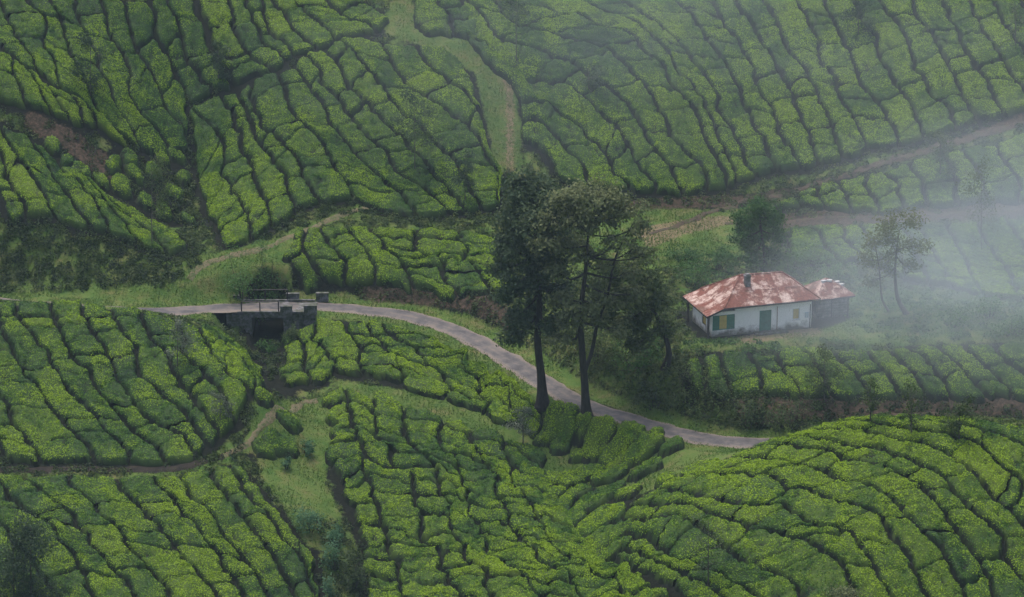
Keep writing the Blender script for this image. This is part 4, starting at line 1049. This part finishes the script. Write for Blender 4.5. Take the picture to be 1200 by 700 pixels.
def sapling(px, py, top, wpx, mat, label, seed, n=260, tone=0.3, lean=0, bark='bark_grey', low=0.35, leaf=(0.06, 0.13), thick=0.05):
    b_ = ground(px, py); Y = b_[1]; g = np.random.default_rng(seed)
    hpx = py - top; cl = []
    m_ = 7
    for i in range(m_):
        f_ = low + (1 - low) * (i + 0.5) / m_
        w_ = wpx * (0.55 + 0.45 * math.sin(math.pi * (f_ - low) / (1 - low) * 0.9 + 0.3))
        cl.append((W(px + lean * f_ + g.uniform(-.45, .45) * w_, py - hpx * f_, Y + g.uniform(-.5, .5)), (w_ / 12.6 * .38, w_ / 12.6 * .38, max(.25, hpx / 12.6 * (1 - low) / m_)), n // m_, f_ * 0.95))
    tree('sapling', label, 'sapling', b_, [b_, W(px + lean * .4, py - hpx * .45, Y), W(px + lean, py - hpx * 0.95, Y)], [thick, thick * .75, thick * .3], [(a1, a2, int(a3 * 2.0), a4) for a1, a2, a3, a4 in cl], mat, bark, leaf, tone=tone, seed=seed, sub=6, spread=0.4, limb=0.02, group='saplings among the tea')
sapling(486, 205, 108, 46, 'oak', 'tall slim dark sapling in the rows beside the grassy track on the ravine hill', 201, 700, .2)
sapling(605, 78, -12, 36, 'oak', 'tall bare-stemmed sapling at the bend of the grassy track', 202, 500, .15, low=.6)
sapling(545, 242, 180, 26, 'oak', 'short dark sapling at the foot of the ravine hill above the tall trees', 203, 420, .1)
sapling(106, 112, 40, 34, 'oak', 'dark bushy sapling amid the far rows above the bare bank', 204, 700, .08, low=.1)
sapling(256, 100, 50, 26, 'oak', 'dark sapling standing at the head of the ravine', 205, 500, .08, low=.1)
sapling(178, 290, 185, 34, 'scrub', 'spindly pale sapling between the spur and the ravine', 206, 420, .35)
sapling(208, 436, 378, 34, 'pale', 'grey leafed sapling on the rounded mound, near the road', 207, 300, .2)
sapling(258, 500, 460, 24, 'pale', 'little pale-tipped sapling at the gully foot of the rounded mound', 208, 170, .1)
sapling(830, 690, 605, 44, 'oak', 'slender feathery sapling low on the flank of the broad mound', 209, 330, .35, low=.25, leaf=(.05,.1))
sapling(613, 528, 478, 28, 'pale', 'small silvery sapling beside the foot of the first tall tree', 210, 260, .25)
sapling(966, 468, 408, 34, 'scrub', 'hazy sapling at the edge of the shelf below the cottage', 211, 420, .3, low=.15)
sapling(1020, 502, 445, 20, 'scrub', 'thin sapling with a small tuft at the mound crest', 212, 150, .3, low=.4)
sapling(1068, 515, 448, 18, 'scrub', 'thin wiry sapling rising from the crest of the broad mound', 213, 150, .25, low=.3)
sapling(1124, 520, 468, 30, 'scrub', 'bushy little tree on top of the broad mound', 214, 380, .25, low=.3)
sapling(1102, 212, 150, 34, 'scrub', 'light green sapling on the red earth track', 215, 420, .45, low=.15)
sapling(1150, 300, 190, 40, 'scrub', 'misty sapling rising from the terrace below the tracks', 216, 420, .4, low=.3)
sapling(690, 112, 78, 32, 'oak', 'round dark sapling in the hazy rows near the grassy track', 217, 320, .3, low=.25)
sapling(1006, 45, -5, 34, 'oak', 'dark bushy sapling at the top of the hazy hill', 218, 520, .1, low=.2)
sapling(36, 716, 610, 66, 'oak', 'dark feathery tree on the slope under the dark track', 219, 2400, .12, low=.05, leaf=(.06,.13), thick=.09)
sapling(16, 716, 625, 40, 'oak', 'slimmer dark tree crowding the feathery corner tree', 220, 900, .1, low=.05, leaf=(.06,.13), thick=.07)
sapling(1000, 722, 688, 46, 'olive', 'brownish treetop poking up below the broad mound', 221, 500, .3, low=.1)
sapling(1190, 60, 5, 22, 'scrub', 'pale thin sapling near the top of the hazy hill', 222, 160, .4)

def shrub(px, py, wpx, hpx, mat, label, seed, n=400, tone=0.25, name='shrub', leaf=(0.07, 0.14), depth=1.0, group=None):
    """py is where the shrub meets the ground"""
    b_ = ground(px, py); g = np.random.default_rng(seed)
    w_ = wpx / 12.6; h_ = hpx / 12.0
    m_ = max(4, int(w_ * 3)); ps, ns = [], []
    tm = MB()
    for i in range(m_):
        c_ = np.array([g.uniform(-.36, .36) * w_, g.uniform(-.36, .36) * w_ * depth, h_ * g.uniform(.35, .72)])
        c_[2] += float(H(b_[0] + c_[0], b_[1] + c_[1])) - b_[2]
        r_ = np.array([w_ * .24, w_ * .24, h_ * .34])
        p_, _ = clump_points(g, c_, r_, n // m_, 9, .34)
        tm.tube([(c_[0] * .25, c_[1] * .25, -0.15), tuple(c_ * np.array([.7, .7, .6])), tuple(c_)], [.035, .025, .01], 5)
        nn = (p_ - np.array([0, 0, h_ * .2])); nn /= np.linalg.norm(nn, axis=1)[:, None] + 1e-9
        ps.append(p_); ns.append(nn + np.array([0, 0, .4]))
    root = obj(name, None, None, None, label, 'shrub', group, None, b_)
    part('stems', tm, M['bark'], root)
    p_ = np.vstack(ps); V_, F_, C_ = leaf_mesh('foliage', p_, np.vstack(ns), np.full(len(p_), tone) + g.normal(size=len(p_)) * .05, g, leaf[0], leaf[1], .8)
    obj('foliage', mesh_np('foliage', V_, F_, np.full(len(F_), 4), False, C_), M[mat], root)
shrub(283, 346, 62, 44, 'lush', 'broad bright green shrub beside the bridge', 301, 1500, .35)
shrub(315, 348, 36, 40, 'lush', 'dark centred green shrub next to the broad one by the bridge', 302, 900, .25)
shrub(322, 350, 20, 16, 'lush', 'small bright shrub at the roadside behind the bridge railing', 303, 350, .5)
shrub(266, 398, 30, 18, 'scrub', 'leafy scrub growing up the far end of the bridge abutment', 330, 500, .3)
shrub(344, 400, 24, 20, 'scrub', 'leafy scrub in front of the bridge wall beside the tea', 331, 400, .35)
shrub(312, 412, 26, 12, 'lush', 'low green growth on the stream bed under the bridge', 332, 350, .25)
shrub(356, 532, 22, 18, 'bluish', 'blue green ball shrub on the gully grass', 304, 450, .25)
shrub(336, 550, 14, 18, 'bluish', 'small blue green shrub below the ball shrub', 305, 260, .15)
shrub(364, 622, 34, 28, 'bluish', 'wide blue green shrub at the low end of the gully grass', 306, 700, .3)
shrub(390, 635, 26, 20, 'bluish', 'blue green shrub between the gully grass and the tea', 307, 420, .2)
shrub(392, 668, 24, 36, 'bluish', 'tall blue green shrub low in the gully', 308, 500, .25)
shrub(388, 706, 22, 30, 'bluish', 'blue green shrub at the bottom of the gully', 309, 420, .25)
shrub(414, 690, 34, 40, 'scrub', 'dark tangled shrub low in the gully beside the tea', 310, 1000, .05)
shrub(745, 432, 64, 30, 'lush', 'low dark green shrub on the bank under the leaning tree', 311, 1400, .3)
shrub(795, 470, 46, 30, 'scrub', 'grey green shrub on the bank above the road', 312, 800, .35)
shrub(765, 478, 40, 30, 'scrub', 'dull shrub beside the grey green one on the bank', 313, 700, .2)
shrub(835, 485, 60, 34, 'scrub', 'wide olive shrub on the bank below the shelf', 314, 1100, .25)
shrub(876, 500, 50, 36, 'scrub', 'dark olive shrub where the road goes behind the mound', 315, 900, .15)
shrub(925, 500, 70, 34, 'scrub', 'brown green shrub on the bank behind the broad mound', 316, 1100, .15)
shrub(810, 335, 44, 34, 'lush', 'fresh green shrub by the low eave of the cottage', 317, 900, .3)
shrub(838, 318, 46, 34, 'lush', 'dark green shrub behind the low eave end of the cottage', 318, 900, .15)
shrub(800, 305, 50, 22, 'lush', 'low hedge-like shrub by the bare clearing', 319, 800, .12)
shrub(925, 320, 44, 32, 'lush', 'bright green shrub behind the shed end of the cottage', 320, 900, .35)
shrub(950, 312, 50, 26, 'lush', 'spreading green shrub between the round tree and the tea', 321, 900, .3)
shrub(905, 326, 40, 26, 'lush', 'leafy green shrub at the foot of the round tree', 322, 700, .35)
shrub(985, 330, 44, 26, 'lush', 'pale misty shrub behind the shed', 323, 700, .35)
shrub(700, 425, 60, 50, 'scrub', 'tall dull shrub behind the forked tree', 324, 1300, .4)
shrub(676, 402, 46, 44, 'scrub', 'yellow green shrub between the two tall trees', 325, 900, .4)
shrub(1115, 382, 50, 24, 'lush', 'misty green shrub in the scrub beyond the bent tree', 326, 700, .35)
shrub(1160, 372, 50, 28, 'lush', 'pale shrub deep in the mist at the end of the scrub', 327, 700, .4)
shrub(1185, 392, 46, 22, 'lush', 'low misty shrub above the shelf rows', 328, 600, .3)

# ------------------------------------------------------------------ undergrowth on the banks and grass
SCRUB = [  # outline, tone, mean height, material, shrublets per square metre
 ([(0,258),(60,262),(110,270),(165,285),(215,300),(240,292),(232,310),(205,335),(120,338),(0,345)], .08, .5, 'scrub', 2.6),
 ([(410,338),(590,340),(622,370),(640,395),(600,384),(540,362),(420,350)], .12, .45, 'scrub', 1.3),
 ([(690,330),(790,330),(800,410),(870,450),(900,470),(890,508),(800,496),(700,455),(645,415),(620,385),(640,350)], .38, .5, 'scrub', 1.4),
 ([(870,462),(1240,464),(1240,492),(1000,490),(880,520)], .05, .3, 'scrub', 1.3),
 ([(600,195),(640,205),(720,226),(700,250),(690,300),(600,340),(590,240)], .3, .45, 'scrub', 1.3),
 ([(205,105),(262,104),(240,140),(240,190),(225,230),(240,280),(225,292),(205,270),(150,150),(150,240),(215,200)], .18, .4, 'scrub', 2.2),
 ([(266,285),(350,240),(420,230),(530,252),(590,250),(590,265),(430,262),(400,250),(330,276),(275,296)], .08, .35, 'scrub', 1.3),
 ([(996,335),(1230,350),(1230,398),(1040,402),(990,372)], .3, .35, 'lush', 1.3),
 ([(790,295),(1010,300),(1010,335),(940,330),(800,325)], .25, .4, 'lush', 1.3),
 ([(372,600),(432,640),(432,705),(375,705)], .1, .5, 'scrub', 1.4),
 ([(265,392),(330,392),(334,455),(310,440)], .12, .45, 'scrub', 1.5),
 ([(35,128),(148,190),(148,215),(60,180)], .05, .2, 'scrub', .6),
 ([(800,398),(1000,398),(1000,412),(800,424)], .3, .25, 'lush', 1.0),
 ([(640,232),(860,228),(930,218),(1000,200),(1000,206),(930,236),(860,245)], .2, .3, 'scrub', 1.3),
 ([(1000,186),(1100,158),(1200,126),(1240,116),(1240,126),(1200,138),(1100,168),(1000,198)], .2, .3, 'scrub', 1.3),
 ([(920,246),(1050,240),(1240,226),(1240,236),(1050,252),(920,256)], .2, .25, 'scrub', 1.2),
 ([(0,536),(50,538),(130,541),(200,540),(240,530),(244,538),(200,546),(0,544)], .1, .2, 'scrub', 1.2),
 ([(264,498),(300,470),(300,490),(272,522)], .1, .3, 'scrub', 1.2),
]
g = np.random.default_rng(77)
OC = OCC.copy()
for _ in range(1):
    OC = OC | np.roll(OC, 1, 0) | np.roll(OC, -1, 0) | np.roll(OC, 1, 1) | np.roll(OC, -1, 1)
U_in = (HOU > -1.2) & (HOU < 15.2) & (HOV > -1.4) & (HOV < 8)
FREEG = ~OC & (RDD > 2.6) & (PX > -30) & (PX < 1230) & (PY > -20) & (PY < 720) & ~U_in & (GD > 2.0)
rest_ = FREEG & (ZG < .4) & (ZR < .5)
extra = blur(rest_.astype(float), 2) * 0.8
gcol[:, 0] = np.maximum(gcol[:, 0], onfine(extra, 0.6).ravel())
cc = np.ones((len(gcol), 4), np.float32); cc[:, :3] = gcol
GROUND.data.color_attributes['Col'].data.foreach_set('color', cc.ravel())
acc = {}
for poly, tone, hm, mat, dn in SCRUB + [(None, .3, .26, 'scrub', 1.8)]:
    mk = (inpoly(PX, PY, poly) & (RDD > 3.0)) if poly else rest_
    # only what faces the photograph: the polygon is read on the first surface seen
    js, is_ = np.nonzero(mk)
    if len(js) == 0: continue
    vx, vy = gx[is_], gy[js]
    pxs, pys = project(vx, vy, H(vx, vy) + 0.1)
    hit = cast(pxs, pys)
    ok = np.abs(hit[:, 1] - vy) < 2.0
    vx, vy = vx[ok], vy[ok]
    cnt = int(len(vx) * GS * GS * dn)
    if cnt == 0: continue
    k = g.integers(0, len(vx), cnt)
    for x_, y_ in zip(vx[k] + g.uniform(-.2, .2, cnt), vy[k] + g.uniform(-.2, .2, cnt)):
        r_ = g.uniform(.3, .75); h_ = hm * g.uniform(.5, 1.7)
        n_ = int(18 + 40 * r_)
        d = g.normal(size=(n_, 3)); d /= np.linalg.norm(d, axis=1)[:, None]; d[:, 2] = np.abs(d[:, 2])
        p_ = d * (0.5 + .5 * g.random((n_, 1))) * np.array([r_, r_, h_])
        p_[:, 0] += x_; p_[:, 1] += y_; p_[:, 2] += H(p_[:, 0], p_[:, 1]) + .04
        t_ = tone + g.normal() * .2
        acc.setdefault(mat, []).append((p_, d + np.array([0, 0, .3]), np.full(n_, t_)))
for mat, lst in acc.items():
    p_ = np.vstack([q[0] for q in lst]); n_ = np.vstack([q[1] for q in lst]); t_ = np.concatenate([q[2] for q in lst])
    V_, F_, C_ = leaf_mesh('undergrowth', p_, n_, t_, g, .07, .15, .8)
    obj('undergrowth', mesh_np('undergrowth', V_, F_, np.full(len(F_), 4), False, C_), M[mat], None,
        'rough dark undergrowth covering the banks and the ravine' if mat == 'scrub' else 'fresh green ground cover round the cottage garden and misty scrub', 'undergrowth', None, 'stuff')
js, is_ = np.nonzero(((ZG > .35) | (rest_ & (fbm(XX / 4, YY / 4, 17, 2) > .45))) & (RDD > 1.1))
cnt = int(len(js) * GS * GS * 95)
k = g.integers(0, len(js), cnt)
x_ = gx[is_[k]] + g.uniform(-.25, .25, cnt); y_ = gy[js[k]] + g.uniform(-.25, .25, cnt)
lowz = fbm(x_ / 2.2, y_ / 2.2, 88, 2)
kp = lowz + g.random(cnt) * .35 > .5
x_, y_, lowz = x_[kp], y_[kp], lowz[kp]; cnt = len(x_)
a_ = g.uniform(0, 2 * math.pi, cnt); hgt = g.uniform(.05, .15, cnt) * (0.6 + lowz)
z_ = H(x_, y_)
ca, sa = np.cos(a_), np.sin(a_)
lx, ly = g.normal(size=cnt) * .08, g.normal(size=cnt) * .08
wd = g.uniform(.02, .05, cnt)
V_ = np.stack([np.stack([x_ - ca * wd, y_ - sa * wd, z_ - .02], 1), np.stack([x_ + ca * wd, y_ + sa * wd, z_ - .02], 1), np.stack([x_ + lx, y_ + ly, z_ + hgt], 1)], 1).reshape(-1, 3)
C_ = np.stack([np.repeat(.15 + .5 * (fbm(x_ / 3, y_ / 3, 99, 2) - .3), 3), np.repeat(g.random(cnt), 3), np.ones(cnt * 3)], 1)
obj('grass', mesh_np('grass', V_, np.arange(cnt * 3).reshape(-1, 3), np.full(cnt, 3), False, C_), M['grass'], None, 'short rough grass on the verges, the clearing and the gully', 'grass', None, 'stuff')

# ------------------------------------------------------------------ air: even haze round everything, and the mist bank drifting over the right of the slope
m = bpy.data.materials.new('haze'); m.use_nodes = True; nt = m.node_tree; nt.nodes.clear()
pv = nd(nt, 'ShaderNodeVolumePrincipled'); pv.inputs['Color'].default_value = (0.60, 0.80, 1.0, 1); pv.inputs['Density'].default_value = 0.00015
pv.inputs['Anisotropy'].default_value = 0.2
o_ = nd(nt, 'ShaderNodeOutputMaterial'); nt.links.new(pv.outputs[0], o_.inputs['Volume'])
zmin = float(OZ.min()) - 1.5; zmax = max(CAM_Z + 2.0, float(OZ.max()) + 3)
obj('haze', MB().box(-174, 174, -34, 446, zmin, zmax).mesh('haze'), m, None, 'thin even blue haze filling the valley', 'haze', None, 'stuff')

def mist(label, loc, scale, rz, dens, nscale, seedv):
    m = bpy.data.materials.new('mist'); m.use_nodes = True; nt = m.node_tree; nt.nodes.clear()
    tc = nd(nt, 'ShaderNodeTexCoord')
    ln = nd(nt, 'ShaderNodeVectorMath', operation='LENGTH'); nt.links.new(tc.outputs['Object'], ln.inputs[0])
    fall = nd(nt, 'ShaderNodeMapRange', interpolation_type='SMOOTHERSTEP'); fall.inputs[1].default_value = 1.0; fall.inputs[2].default_value = 0.05
    nt.links.new(ln.outputs['Value'], fall.inputs[0])
    mp = nd(nt, 'ShaderNodeMapping'); mp.inputs['Location'].default_value = (seedv, seedv * .7, 0)
    nt.links.new(tc.outputs['Object'], mp.inputs[0])
    nz = nd(nt, 'ShaderNodeTexNoise', Scale=nscale, Detail=2.5, Roughness=0.55); nt.links.new(mp.outputs[0], nz.inputs['Vector'])
    nr = nd(nt, 'ShaderNodeMapRange'); nr.inputs[1].default_value = .32; nr.inputs[2].default_value = .72; nt.links.new(nz.outputs['Fac'], nr.inputs[0])
    mu = nd(nt, 'ShaderNodeMath', operation='MULTIPLY'); nt.links.new(fall.outputs[0], mu.inputs[0]); nt.links.new(nr.outputs[0], mu.inputs[1])
    m2 = nd(nt, 'ShaderNodeMath', operation='MULTIPLY'); nt.links.new(mu.outputs[0], m2.inputs[0]); m2.inputs[1].default_value = dens
    pv = nd(nt, 'ShaderNodeVolumePrincipled'); pv.inputs['Color'].default_value = (.82, .91, 1.0, 1)
    nt.links.new(m2.outputs[0], pv.inputs['Density'])
    o_ = nd(nt, 'ShaderNodeOutputMaterial'); nt.links.new(pv.outputs[0], o_.inputs['Volume'])
    n_, mm = 24, 12; vs = []; fs = []
    for j in range(mm + 1):
        for i in range(n_):
            th = math.pi * j / mm; ph = 2 * math.pi * i / n_
            vs.append((math.sin(th) * math.cos(ph), math.sin(th) * math.sin(ph), math.cos(th)))
    for j in range(mm):
        for i in range(n_):
            fs.append((j * n_ + i, (j + 1) * n_ + i, (j + 1) * n_ + (i + 1) % n_, j * n_ + (i + 1) % n_))
    o = obj('mist', MB().add(vs, fs).mesh('mist'), m, None, label, 'mist', None, 'stuff', loc)
    o.scale = scale; o.rotation_euler = (0, 0, rz)
    return o
mist('white mist bank drifting over the tea beyond the cottage', (62, 262, 6), (54, 42, 17), R(-10), 0.04, 1.3, 3.1)
mist('wisp of mist round the bent tree beyond the shed', (38, 251, 4), (30, 18, 11), R(12), 0.034, 1.1, 5.7)
mist('thin veil of mist trailing up the hazy hill', (24, 298, 16), (66, 30, 18), R(8), 0.013, 1.5, 9.3)
